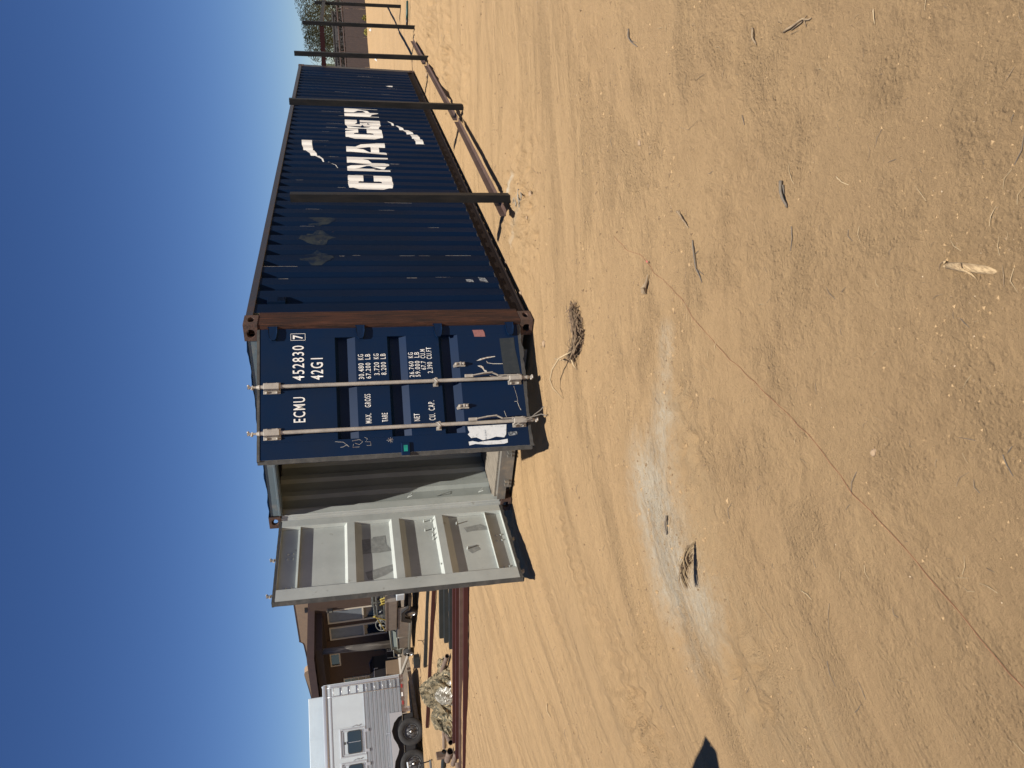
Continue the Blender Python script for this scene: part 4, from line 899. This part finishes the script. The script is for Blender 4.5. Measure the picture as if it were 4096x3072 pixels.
for x0, x1 in ((-1.62,-1.53),(.42,.50)): MB().box(x0,x1,.001,.035,.2,2.85).build('wall_trim', STUC, T_)
m = MB(); m.box(-1.68,-1.54,.036,.18,2.50,2.74); m.build('wall_lantern', BLK, T_, bevel=.02); MB().box(-1.65,-1.57,.181,.185,2.53,2.66).build('wall_lantern', BUMP_, T_)
# porch slab roof: nearest corner stands at local (-1.57, 2.31)
m = MB(); m.prism([(-1.57,2.31),(9,2.31),(9,-1),(-6,-1),(-6,.9),(-1.57-2.9,.9)][:4] + [(-6,2.31-4.0)], lambda u,v,w: (u,v,w), 3.24, 3.27) if False else None
rf = MB(); rf.box(-1.57,9,-.0,2.31,3.425,3.50); rf.build('porch_roof', FASC, T_)
MB().box(-1.57,9,2.311,2.35,3.235,3.505).build('fascia', FASC, T_); MB().box(-1.61,-1.571,-2.2,2.349,3.235,3.505).build('fascia', FASC, T_)
MB().box(-1.40,9,1.62,1.78,2.95,3.24).build('porch_beam', BEAMM, T_); MB().box(-1.40,-1.24,.01,1.615,2.95,3.24).build('porch_beam', BEAMM, T_)
MB().box(-1.2,9,.002,.10,2.92,3.20).build('ledger', BEAMM, T_)
for k in range(11):
    MB().box(-.8+k*.85,-.70+k*.85,.105,2.015,3.26,3.42).build('rafter', BEAMM, T_)
m = MB(); m.tube([(-1.04,1.7,.0),(-1.08,1.7,1.2),(-1.13,1.7,2.3),(-1.17,1.7,2.945)], [.150,.14,.125,.11], 12); pt = m.build('porch_post', OLDW, T_, smooth=True)
MB().box(-6,9,.0,3.0,-.40,.0).build('porch_slab', CONC, T_)
# parapets on the roof
m = MB(); m.prism([(-5.5,3.42),(-5.5,4.47),(1.75,4.45),(4.18,4.43),(4.30,4.30),(4.45,4.26),(5.6,4.20),(5.6,3.42)], lambda u,v,w: (u,w,v), -3.3, -3.0); m.build('parapet', PARA, T_, bevel=.03)
m = MB(); m.prism([(5.05,3.42),(5.10,4.08),(5.25,4.24),(5.42,4.28),(6.5,4.19),(9,4.0),(9,3.42)], lambda u,v,w: (u,w,v), -2.3, -2.0); m.build('parapet', PARA, T_, bevel=.03)
MB().box(1.75,1.95,-2.998,-2.85,3.85,3.98).build('roof_scupper', BLK, T_)
TILE = mat('clay_tile', (.20,.13,.09), .9)
for k in range(7): MB().tube([(2.2+k*.16,-.9,3.70),(2.2+k*.16,-.3,3.60)], .075, 8).build('roof_tile', TILE, T_)
# things on the porch
Wp = lambda x, y, z=0: HP + np.array(HB.col[0])*x + np.array(HB.col[1])*y + np.array(HB.col[2])*z
T_ = thing('barbecue_grill', 'black covered barbecue grill standing on the shaded porch', 'grill', Wp(1.28,1.2), HB)
m = MB(); m.prism([(-.55,.15),(-.5,1.02),(-.15,1.16),(.35,1.10),(.45,.9),(.5,.15)], lambda u,v,w: (u,w,v), -.3, .3); m.build('cover', BLK, T_, bevel=.05)
MB().tube([(-.62,.32,.85),(-.62,.32,1.0),(.1,.34,1.02)], .015, 6).build('handle', ALUD, T_)
for x in (-.4,.4): MB().lathe([(.09,-.02),(.09,.02),(0,.02)], (x,.32,.09), (0,1,0), 12).build('wheel', TYRE, T_)
T_ = thing('folding_chair', 'dark folding chair on the porch beside the wooden post', 'chair', Wp(.02,1.2), HB)
MB().box(-.25,.25,-.22,.22,.44,.48).build('seat', BLK, T_); MB().box(-.25,.25,-.26,-.22,.5,.95).build('backrest', BLK, T_)
for a_ in (-.23,.23):
    for b2 in (-.2,.2): MB().tube([(a_,b2,.44),(a_,b2*1.2,0)], .014, 6).build('leg', ALUD, T_)
T_ = thing('cardboard_box', 'brown cardboard box under the porch between the grill and the cart', 'box', Wp(.55,1.9), HB)
CARD = mat('cardboard', (.20,.14,.09), .9)
MB().box(-.4,.35,-.3,.3,0,.52).build('carton', CARD, T_); MB().prism([(-.4,0),(.35,0),(.30,.25),(-.35,.25)], lambda u,v,w: (u,.3+v*.5,.525+v*.3+w), 0, .004).build('flap', CARD, T_)
tag(MB().box(-.35,.3,-.25,.25,0,.42).build('cardboard_box', CARD, tf=Matrix.Translation(Vector(Wp(1.75,2.2))) @ HB.to_4x4(), bevel=.01), 'low brown box on the porch nearest the trailer ladder', 'box')

# ------------------------------------------------------------------ far right: fence panels, trees, building
F1 = gp(1460,0); F2 = gp(1477,260); FB = basis(F2-F1)
RUSTS = mat('rusty_sheet', (.060,.043,.038), .7, 0, (.045,.034,.032), 4, (.4,.7)); PIPER = mat('rusty_fence_pipe', (.075,.05,.042), .8)
T_ = thing('corrugated_fence', 'long brown corrugated metal fence with pipe rails beyond the last post', 'fence', F1, FB)
for k in range(-4, 14):
    x0 = k*1.27 - .4; m = MB(); n = 14; vs = []
    for j in range(n+1):
        x = x0 + 1.255*j/n; d_ = .03 if j % 2 else 0
        vs += [(x, d_, .03), (x, d_, 1.38)]
    m.add(vs, [(2*j, 2*j+2, 2*j+3, 2*j+1) for j in range(n)]); m.build('sheet_panel', RUSTS, T_)
for k in range(-1, 5): MB().tube([(k*3.8+.85,-.06,0),(k*3.8+.85,-.06,1.74)], .035, 8).build('post', PIPER, T_)
for z, r in ((1.44,.04),(1.73,.035),(.02,.04)): MB().tube([(-5,-.06,z),(17,-.06,z)], r, 8).build('rail', PIPER, T_)
FW = lambda x, y, z=0: F1 + np.array(FB.col[0])*x + np.array(FB.col[1])*y + np.array(FB.col[2])*z
LEAF = mat('palo_verde_leaf', (.10,.12,.065), .8, 0, (.14,.15,.09), 2, (.4,.6)); LEAFD = mat('dusty_leaf', (.15,.155,.11), .9, 0, (.085,.09,.06), 2, (.4,.6)); BARK = mat('grey_bark', (.075,.06,.05), .9)
def tree(P, B, label, blobs_, nleaf, leafm, trunk, size=.12, seed=1, cat='tree', name='palo_verde_tree'):
    T_ = thing(name, label, cat, P, B); r = random.Random(seed); m = MB()
    tw = MB()
    for br in trunk: tw.tube(br, [.16*(1-.8*i_/(len(br)-1)) * (1.0 if len(br) > 3 else .5) for i_ in range(len(br))], 7)
    for cx, cy, cz, rx, ry, rz, wt in blobs_:
        for _ in range(max(3, int(14*wt))):
            a = r.uniform(0,6.28); e = r.uniform(-.5,1); tw.tube([(cx,cy,cz-rz*.5),(cx+rx*.5*math.cos(a),cy+ry*.5*math.sin(a),cz+rz*.3*e),(cx+rx*1.0*math.cos(a+.3),cy+ry*math.sin(a+.3),cz+rz*.9*e)], [.03,.015,.005], 4, caps=False)
        for _ in range(int(nleaf*wt)):
            while True:
                x, y, z = (r.uniform(-1,1) for _ in range(3)); q = x*x+y*y+z*z
                if q < 1 and r.random() < .25 + q: break
            p = Vector((cx+x*rx, cy+y*ry, cz+z*rz)); s_ = size*r.uniform(.5,1.3); u = Vector((r.gauss(0,1),r.gauss(0,1),r.gauss(0,1))).normalized(); v = u.orthogonal().normalized()
            m.add([p-u*s_, p+v*s_*.35, p+u*s_, p-v*s_*.35], [(0,1,2,3)])
    tw.build('trunk', BARK, T_); m.build('crown', leafm, T_)
tree(FW(-5.5,-8), FB, 'bushy green palo verde tree behind the corrugated fence, at the picture edge', [(-3.6,0,2.5,2.6,2.0,1.9,.9),(-1.6,.5,2.6,2.0,1.8,1.7,.9),(-.4,0,3.2,1.3,1.2,1.0,.35),(-5,0,3,2,2,1.8,.6),(-.3,0,1.9,1.4,1.3,1.2,.5)], 5600, LEAF, [[(-2,0,-.5),(-2,0,.8),(-2.4,0,1.6),(-3.2,.2,2.6)],[(-2,0,.9),(-1.2,0,1.8),(-.6,0,2.9)]], .085, 3)
tree(FW(1.0,-7), FB, 'thin leafed mesquite tree with forked dark branches behind the fence', [(-1.3,0,3.0,1.4,1.0,.75,.30),(-2.4,0,2.9,1.0,1.0,.9,.35),(-.2,0,2.75,1.3,1.0,.45,.14),(-2.0,0,2.0,1.3,1.0,.6,.25)], 2600, LEAFD, [[(.2,0,-.3),(.1,0,1.2),(-.1,0,1.9),(-.8,0,2.6),(-1.8,.1,3.3)],[(.1,0,1.5),(-.8,0,2.0),(-1.9,0,2.7)],[(.0,0,1.7),(-.2,0,2.4),(-.9,0,3.2)],[(-.9,0,2.6),(-2.0,0,3.4),(-3.0,0,3.9)]], .05, 5, name='mesquite_tree')
tree(FW(2.2,-2.2), FB, 'low dry grey scrub row seen over the top of the fence', [(-4.5,0,1.15,3.0,.7,.85,1),(0,0,1.1,3.0,.7,.8,1),(3.8,0,1.1,2.6,.7,.8,1)], 2600, mat('dry_scrub', (.075,.07,.06), .9, 0, (.12,.105,.085), 3, (.4,.6)), [[(0,0,-.3),(0,0,.5),(.1,0,1)]], .10, 8, 'shrub', 'scrub_row')
BEI = mat('beige_render', (.42,.38,.31), .9, 0, (.36,.33,.27), 1.5, (.4,.7)); BLKW = mat('grey_block', (.075,.07,.065), .9, 0, (.055,.05,.047), 5, (.4,.6))
T_ = thing('beige_building', 'low beige flat roofed building far behind the fence', 'building', FW(-5.6,-16), FB)
m = MB(); m.box(-.5,9,-5,0,-.5,3.15); m.build('wall', BEI, T_); MB().box(-.55,9.05,-5.05,.05,3.151,3.25).build('roof', PARA, T_)
for k in range(3): o = MB().box(1.2+k*2.6,2.0+k*2.6,.002,.05,1.2,2.0).build('window', GLASS, T_)
T_ = thing('block_wall', 'grey concrete block wall between the fence and the beige building', 'wall', FW(-4.5,-4.2), FB)
MB().box(0,14,-.2,0,-.5,1.98).build('base_wall', BLKW, T_); MB().box(0,14,-.23,.03,1.985,2.06).build('coping', BLKW, T_)
# saguaro
CAC = mat('saguaro_skin', (.10,.115,.065), .8); P0 = FW(1.3,-10)
T_ = thing('saguaro_cactus', 'thick ribbed saguaro cactus rising above the container corner', 'cactus', FW(-6.0,-10.5), FB)
m = MB(); vs = []; n = 28; hs = [(-.5,.19),(1,.2),(2.5,.21),(3.4,.21),(3.75,.19),(3.9,.11),(3.95,.02)]
for z, r in hs:
    for k in range(n): a = 2*math.pi*k/n; q = r*(1 if k % 2 else .86); vs.append((q*math.cos(a), q*math.sin(a), z))
m.add(vs, [(i_*n+k, i_*n+(k+1)%n, (i_+1)*n+(k+1)%n, (i_+1)*n+k) for i_ in range(len(hs)-1) for k in range(n)]); m.build('stem', CAC, T_)
m = MB(); m.tube([(-.2,0,1.9),(-.6,0,2.0),(-.7,0,2.5),(-.7,0,2.9)], [.12,.14,.14,.06], 12); m.build('arm', CAC, T_)
YB = mat('yellow_weed', (.22,.19,.035), .9, 0, (.16,.14,.03), 8, (.4,.6))
for (sx_, sy_, w_, lb) in ((1459,168,.30,'round yellow flowering weed at the foot of the corrugated fence'), (1459,78,.26,'yellow weed by the fence, nearest the picture edge'), (1463,130,.2,'small yellow weed between two larger ones at the fence foot')):
    P0 = gp(sx_+6, sy_); r = random.Random(sx_+sy_); m = MB()
    for _ in range(420):
        a = r.uniform(0,6.28); e = r.uniform(0,1.57); q = w_*r.uniform(.5,1); p = Vector((q*math.cos(a)*math.cos(e), q*math.sin(a)*math.cos(e), q*math.sin(e)*1.0)); u = Vector((r.gauss(0,1),r.gauss(0,1),r.gauss(0,1))).normalized()*.04; v = u.orthogonal()*.5
        m.add([p-u, p+v, p+u, p-v], [(0,1,2,3)])
    tag(m.build('yellow_weed', YB, tf=Vector(P0)), lb, 'plant', 'weeds at the fence foot')
for (sx_, sy_, lb) in ((1484,120,'white scrap lying on the dirt before the corrugated fence'), (1508,237,'small pale scrap on the dirt just beyond the container corner')):
    m = lump(0,0,.08,.07,.09,.3,sx_,.3,12); tag(m.build('scrap_block', WHITE, tf=Vector(gp(sx_,sy_))), lb, 'scrap')
# green angle grinder near the far post
GR = mat('green_tool_plastic', (.014,.055,.048), .5); P0 = gp(1636,45); bb = basis(gp(1634,80)-gp(1634,12), np.array([0,0,1.]))
T_ = thing('power_tool', 'green and black handheld power tool lying on the dirt by the farthest posts', 'power tool', P0, bb)
MB().tube([(-.22,0,.04),(.08,0,.045),(.16,0,.045)], [.025,.034,.03], 10).build('body', GR, T_, smooth=True)
MB().tube([(.16,0,.045),(.30,0,.05)], [.034,.026], 10).build('head', BLK, T_, smooth=True); MB().tube([(-.22,0,.04),(-.4,.02,.02),(-.7,.05,.01)], .008, 6).build('cable', BLK, T_)

# ------------------------------------------------------------------ small things on the dirt
STK = mat('dry_stick', (.30,.22,.13), .9, 0, (.20,.14,.085), 30, (.4,.6), .001, 90); STKP = mat('bleached_stick', (.44,.33,.19), .85, 0, (.40,.29,.16), 30, (.4,.6), .001, 90); STKG = mat('grey_stick', (.17,.135,.095), .9, 0, (.13,.11,.09), 40, (.4,.6), .001, 90)
ROOT = mat('root_fibre', (.16,.105,.065), .95, 0, (.24,.17,.10), 20, (.4,.6))
def gpt(x, y, h=0.):
    p = gp(x, y); return Vector((p[0], p[1], gzz(p[0], p[1]) + h))
def stick(pts, r, label, m_=STK, name='stick', cat='stick', extra=(), hs=None):
    r *= .42
    P = [gpt(*p) for p in pts]; n = len(P); O = P[0].copy(); Q = [P[0]]
    rr_ = random.Random(int(pts[0][0]))
    for a, b_ in zip(P[:-1], P[1:]):
        for k in (1,2,3): q = a.lerp(b_, k/3); q.z = gzz(q.x, q.y); Q.append(q)
    k = len(Q); rs = [r*(1-.45*i_/(k-1))*rr_.uniform(.85,1.1) for i_ in range(k)]
    m = MB(); m.tube([q + Vector((rr_.uniform(-1,1)*r*.5, rr_.uniform(-1,1)*r*.5, rs[i_]*.9 + (r*1.5*math.sin(math.pi*i_/(k-1))))) - O for i_, q in enumerate(Q)], rs, 7)
    for e in extra:
        E_ = [gpt(*p) for p in e]; m.tube([q - O + Vector((0,0,r*.8)) for q in E_], [r*.5]*(len(E_)-1)+[r*.2], 6)
    tag(m.build(name, m_, tf=O, smooth=True), label, cat)
stick([(2781,961),(2790,1010),(2800,1075),(2817,1130)], .011, 'dark forked stick lying right of the pink tagged string', STKG, extra=([(2798,1075),(2822,1100)],[(2792,1015),(2803,1003)]))
stick([(2716,846),(2735,860),(2752,890),(2764,910)], .014, 'short thick bent stick, a hand above the dark forked stick', STK, extra=([(2730,858),(2722,838)],))
stick([(3119,726),(3134,790),(3142,829)], .018, 'thick bleached and grey stick stub casting a sharp shadow', STKG, extra=([(3128,740),(3134,775)],))
stick([(3161,905),(3163,950),(3158,1004)], .006, 'thin straight twig just beyond the bleached stub', STKG)
stick([(3136,126),(3180,100),(3215,78),(3239,74)], .012, 'pale split branch near the right edge of the lot', STK, extra=([(3165,120),(3205,88),(3225,60)],[(3215,80),(3222,106)]))
stick([(3003,116),(3012,150),(3021,176)], .013, 'short pale curved wood piece beside the split branch', STK)
stick([(2519,116),(2522,150),(2530,165),(2554,186)], .012, 'curled brown twig with frayed end, farthest one to the right', STKG, extra=([(2530,163),(2552,172)],))
stick([(2669,2063),(2671,2100),(2674,2137)], .018, 'dark strip of bark on the pale cement dust patch', STKG)
stick([(4005,1820),(4025,1862),(4049,1907)], .004, 'thin dark twig in the foreground corner', STKG)
stick([(2187,2814),(2192,2845),(2203,2872)], .014, 'long dry pod on the tyre marked dirt at left', STKP)
stick([(3320,2413),(3322,2465),(3325,2515)], .004, 'thin curved stalk below the grey soil patch', STK)
stick([(3212,2362),(3235,2375),(3255,2396)], .006, 'short pale bent twig in the left foreground', STKP)
stick([(2240,2545),(2262,2610),(2282,2642)], .005, 'slim pale straw across the tyre marks at left', STKP)
stick([(3165,906-170),(3150,690),(3148,650)], .004, 'pale straw in line with the bleached stub', STKP)
stick([(3339,707),(3362,728),(3387,741)], .006, 'short crooked pale twig to the right of centre', STKP)
stick([(3487,35),(3491,65),(3492,95)], .006, 'straight pale cane piece at the lower right edge', STKP)
stick([(2725,508),(2760,520),(2798,482)], .003, 'hooked thin straw near the middle right', STK)
stick([(2968,500),(2967,460),(2966,490)], .004, 'tiny dark twig near the middle right', STKG)
# half buried root in the foreground
P = [gpt(3792,1062), gpt(3850,1068), gpt(3930,1078), gpt(4010,1092)]; O = P[0].copy(); m = MB()
m.tube([p - O + Vector((0,0,h_)) for p, h_ in zip(P, (.006,.006,.001,-.014))], [.009,.013,.012,.009], 12)
m.tube([gpt(3862,1052)-O+Vector((0,0,.020)), gpt(3872,1075)-O+Vector((0,0,.026)), gpt(3893,1098)-O+Vector((0,0,.006)), gpt(3908,1120)-O+Vector((0,0,.0))], [.003,.004,.003,.001], 6)
m.tube([gpt(3792,1050)-O+Vector((0,0,.012)), gpt(3786,1046)-O+Vector((0,0,.014))], [.007,.002], 5); m.tube([gpt(3792,1064)-O+Vector((0,0,.012)), gpt(3784,1066)-O+Vector((0,0,.014))], [.006,.002], 5)
tag(m.build('buried_root', mat('buried_wood', (.46,.33,.18), .95, 0, (.28,.19,.10), 40, (.45,.6), .003, 90, stretch=(1,4,4)), tf=O, smooth=True), 'pale half buried root with a splintered end in the foreground', 'root')
# palm husk
P = [gpt(2600,1098,.012), gpt(2596,1130,.016), gpt(2588,1150,.02), gpt(2582,1168,.012)]; O = P[0].copy(); m = MB(); m.tube([p-O for p in P], [.003,.008,.015,.018], 10)
for k in range(14):
    a = random.uniform(-.016,.016); m.tube([P[2]-O+Vector((a,a*.5,random.uniform(0,.02))), gpt(2578+random.uniform(-4,10),1176)-O+Vector((0,0,.01))], [.004,.001], 4)
tag(m.build('dry_husk', STK, tf=O), 'fan shaped dry husk beside the pink tag of the string', 'husk')
# uprooted clumps
def clump(pts, n, w, label, ht, m_=ROOT, stems=(), seed=1, r0=.004, fan=0.0, tangle=.35, lift=0.):
    r = random.Random(seed); C0 = gpt(*pts[0]); T_ = thing('root_clump', label, 'root clump', C0); L_ = [gpt(*p) for p in pts]; nL = len(L_)-1
    def at(t_):
        t_ = min(max(t_,0),.9999)*nL; i_ = int(t_); return L_[i_].lerp(L_[i_+1], t_-i_)
    m = MB()
    for k in range(n):
        t0 = r.uniform(0,.6); t1 = min(1, t0 + r.uniform(.25,.7)); h0 = 0; P = []; a = r.gauss(0,w*.4); b_ = r.gauss(0,w*.4)*(1+fan*3); h0 = abs(r.gauss(0,ht*.35)) + lift*t0; h1 = abs(r.gauss(0,ht*.25)) + lift*t1
        if r.random() < tangle:
            c_ = at(r.random()); P = [c_ + Vector((r.gauss(0,w*.5), r.gauss(0,w*.5), abs(r.gauss(0,ht*.3)))) for _ in range(4)]
        else:
            for j in range(5):
                f = j/4; c_ = at(t0+(t1-t0)*f); d_ = (at(min(t1+.1,1)) - at(max(t0-.1,0))).normalized(); sd = Vector((-d_.y,d_.x,0))
                P.append(c_ + sd*(a+(b_-a)*f + r.gauss(0,w*.06)) + Vector((0,0,h0+(h1-h0)*f + ht*.4*math.sin(math.pi*f))))
        rr_ = r0*r.choice((.4,.6,.8,1.2,2.2)); m.tube([p-C0 for p in P], [rr_]*(len(P)-1)+[rr_*.3], 5)
    m.build('fibres', m_, T_)
    for s_ in stems:
        Q = [gpt(*p[:2], p[2]) - C0 for p in s_]; MB().tube(Q, [.007]*(len(Q)-1)+[.002], 7).build('stem', STKP, T_, smooth=True)
clump([(2300,1215),(2325,1275),(2338,1340),(2325,1390),(2290,1432)], 260, .070, 'shaggy brown uprooted root clump with pale stems, in front of the navy door', .09, stems=([(2318,1405,.06),(2285,1432,.10),(2262,1475,.11),(2246,1515,.10),(2243,1550,.07),(2256,1595,.01)],[(2258,1434,.08),(2288,1442,.06)],[(2305,1425,.04),(2312,1460,.03),(2313,1480,.0)]), seed=2, r0=.0026, tangle=.45)
clump([(2785,2165),(2790,2215),(2792,2270),(2800,2350)], 90, .013, 'dry brushy weed clump with a black shadow on the grey soil', .07, mat('straw_fibre', (.30,.22,.12), .9, 0, (.22,.15,.085), 20, (.4,.6)), seed=4, r0=.0016, fan=.35, tangle=.03, lift=.06)
# pink tagged string
STR = mat('red_string', (.26,.11,.055), .9); pts = [(2462,945),(2500,982),(2515,1003),(2560,1018),(2593,1052),(2620,1090),(2660,1130),(2740,1212),(2830,1325),(2925,1440),(3000,1511),(3060,1575),(3130,1640),(3250,1768),(3340,1880),(3415,1978),(3540,2110),(3703,2300),(3870,2490),(4096,2759),(4200,2880)]
P = []
for a, b_ in zip(pts[:-1], pts[1:]):
    for k in range(4): f = k/4; P.append(gpt(a[0]+(b_[0]-a[0])*f, a[1]+(b_[1]-a[1])*f, .004 + .003*math.sin(len(P)*1.3)))
O = P[0].copy(); T_ = thing('marking_string', 'thin red marking string lying diagonally across the dirt', 'string', O)
MB().tube([p-O for p in P], .0010, 5).build('cord', STR, T_)
m = MB(); q = gpt(2598,1050,.012)-O; m.add([q, q+Vector((.010,.003,.005)), q+Vector((.012,-.010,.007)), q+Vector((.0,-.008,.002)), q+Vector((-.013,-.007,.006)), q+Vector((-.010,.003,.002))], [(0,1,2,3),(0,3,4,5)]); m.build('pink_tag', mat('pink_tape',(.45,.10,.09),.7), T_)
# individual stones
STN = mat('tan_stone', (.36,.25,.15), .9, 0, (.27,.185,.11), 20, (.4,.6), .002, 60)
def stone(x, y, r, label, seed):
    m = lump(0,0,r,r*.75,r*.6,seed,seed,.16,14); p = gpt(x,y); tag(m.build('stone', STN, tf=p, smooth=True), label, 'stone')
stone(2124,776,.035,'rounded tan stone right of the rebar hooks',3); stone(2080,1176,.035,'tan stone against the container base near the rusty casting',5); stone(2020,1053,.03,'small tan stone at the container base nearer the first post',6); stone(2120,870,.02,'pale broken stone below the nearest post',8); stone(2560,572,.02,'light round pebble in the middle right of the lot',9)
stone(1704,300,.05,'dirt clod beside the third post',11); stone(1866,2362,.04,'pale pebble against the closest maroon tube by the open door',13); stone(3495,1810,.014,'small grey pebble in the foreground',14); stone(2178,1375,.03,'dark clod in front of the rusty bottom casting',15)

# pebbles, clods and straw nobody could count
def scatter(name, n, size, mats, label, seed, flat=.7, R_=(1.2,14), powr=1.4, kind='peb'):
    r = np.random.default_rng(seed); m = MB(); ico = [(0,0,1),(.9,0,.1),(-.45,.78,.1),(-.45,-.78,.1),(0,0,-.6)]; fi = [(0,1,2),(0,2,3),(0,3,1),(4,2,1),(4,3,2),(4,1,3)]
    for _ in range(n):
        d = R_[0] + (R_[1]-R_[0])*r.random()**powr; a = math.atan2(.552,.834) + r.uniform(-.62,.62)
        x = CAM_C[0] + d*math.cos(a); y = CAM_C[1] + d*math.sin(a)
        if -.05 < x < 12.3 and -.02 < y < 2.5: continue
        qf, af = flow(x, y)
        if kind != 'peb' or vnoise(np.array([qf]),np.array([af*.25]),1.6,12)[0] + vnoise(np.array([qf]),np.array([af*.3]),6,13)[0]*.8 > r.uniform(-.1,.45):
            s_ = size*(.4+1.3*r.random()**3)*(1+d*.05); mi_ = int(r.integers(len(mats))); s_ *= .6 if (kind == 'peb' and mi_ == len(mats)-1 and len(mats) > 5) else 1; z = gzz(x,y); t_ = r.uniform(0,6.28); ca, sa = math.cos(t_), math.sin(t_)
            if kind == 'peb':
                q = r.uniform(.6,1.3,3); m.add([(x+s_*(v[0]*q[0]*ca-v[1]*q[1]*sa), y+s_*(v[0]*q[0]*sa+v[1]*q[1]*ca), z+s_*flat*v[2]*q[2]) for v in ico], fi, mi_)
            else:
                l_ = s_*r.uniform(4,12); k = r.uniform(-.4,.4); w = s_*.16; c1 = (x+l_*.5*math.cos(t_), y+l_*.5*math.sin(t_)); c2 = (x+l_*math.cos(t_+k), y+l_*math.sin(t_+k))
                z1, z2 = gzz(*c1), gzz(*c2); mi = int(r.integers(len(mats)))
                m.tube([(x,y,z+.001),(c1[0],c1[1],z1+.004+s_*.3),(c2[0],c2[1],z2+.001)], [w,w,w*.6], 4, mi, caps=False)
    o = m.build(name, mats); tag(o, label, None, kind='stuff')
CLD = mat('dirt_clod', (.42,.28,.14), .95); CLDD = mat('dark_clod', (.25,.17,.09), .95); PALE = mat('pale_pebble', (.55,.42,.27), .9)
scatter('pebbles', 16000, .0040, [CLD, CLDD]*9 + [PALE], 'small clods and pebbles strewn over the dirt', 1)
scatter('pebbles', 12000, .0085, [CLD, CLDD, CLDD], 'larger soil crumbs strewn over the dirt', 2, .7, (2.8,20))
scatter('straw_litter', 1700, .0042, [STK, STKG, STKP], 'fine straw and twig litter on the dirt', 3, 1, (1.2,13), 1.1, 'tw')

# ------------------------------------------------------------------ unseen panel added for an unknown object, shaped to cast the lower left shadow
tipP = gp(2827,2943); hgt = 2.15; sh = np.array([.29,.30,0])*hgt; tip = tipP - sh; tip[2] = hgt
d1 = gp(2774,3072)-tipP; d1 /= np.linalg.norm(d1); d2_ = gp(2868,3000)-tipP; d2_ /= np.linalg.norm(d2_); d3 = gp(2879,3072) - gp(2866,3008); d3 /= np.linalg.norm(d3)
T_ = thing('shadow_caster', 'unseen stand-in panel on poles, added left of the view to cast the pointed shadow', 'stand_in', tip)
q1 = gp(2868,3005)-tipP; Pn = [np.zeros(3), d1*.95, d1*.95 + d3*.7, q1 + d3*.8, q1]
for p in Pn: p[2] = 0
MB().prism([(p[0],p[1]) for p in Pn], lambda u,v,w: (u,v,w), -.008, .008).build('caster_panel', mat('caster_sheet', (.5,.48,.42), .9), T_)
for p in (Pn[1]*.95, Pn[2]*.95): MB().tube([(p[0],p[1],-.009),(p[0],p[1],-hgt-.1)], .02, 8).build('pole', GALV, T_)
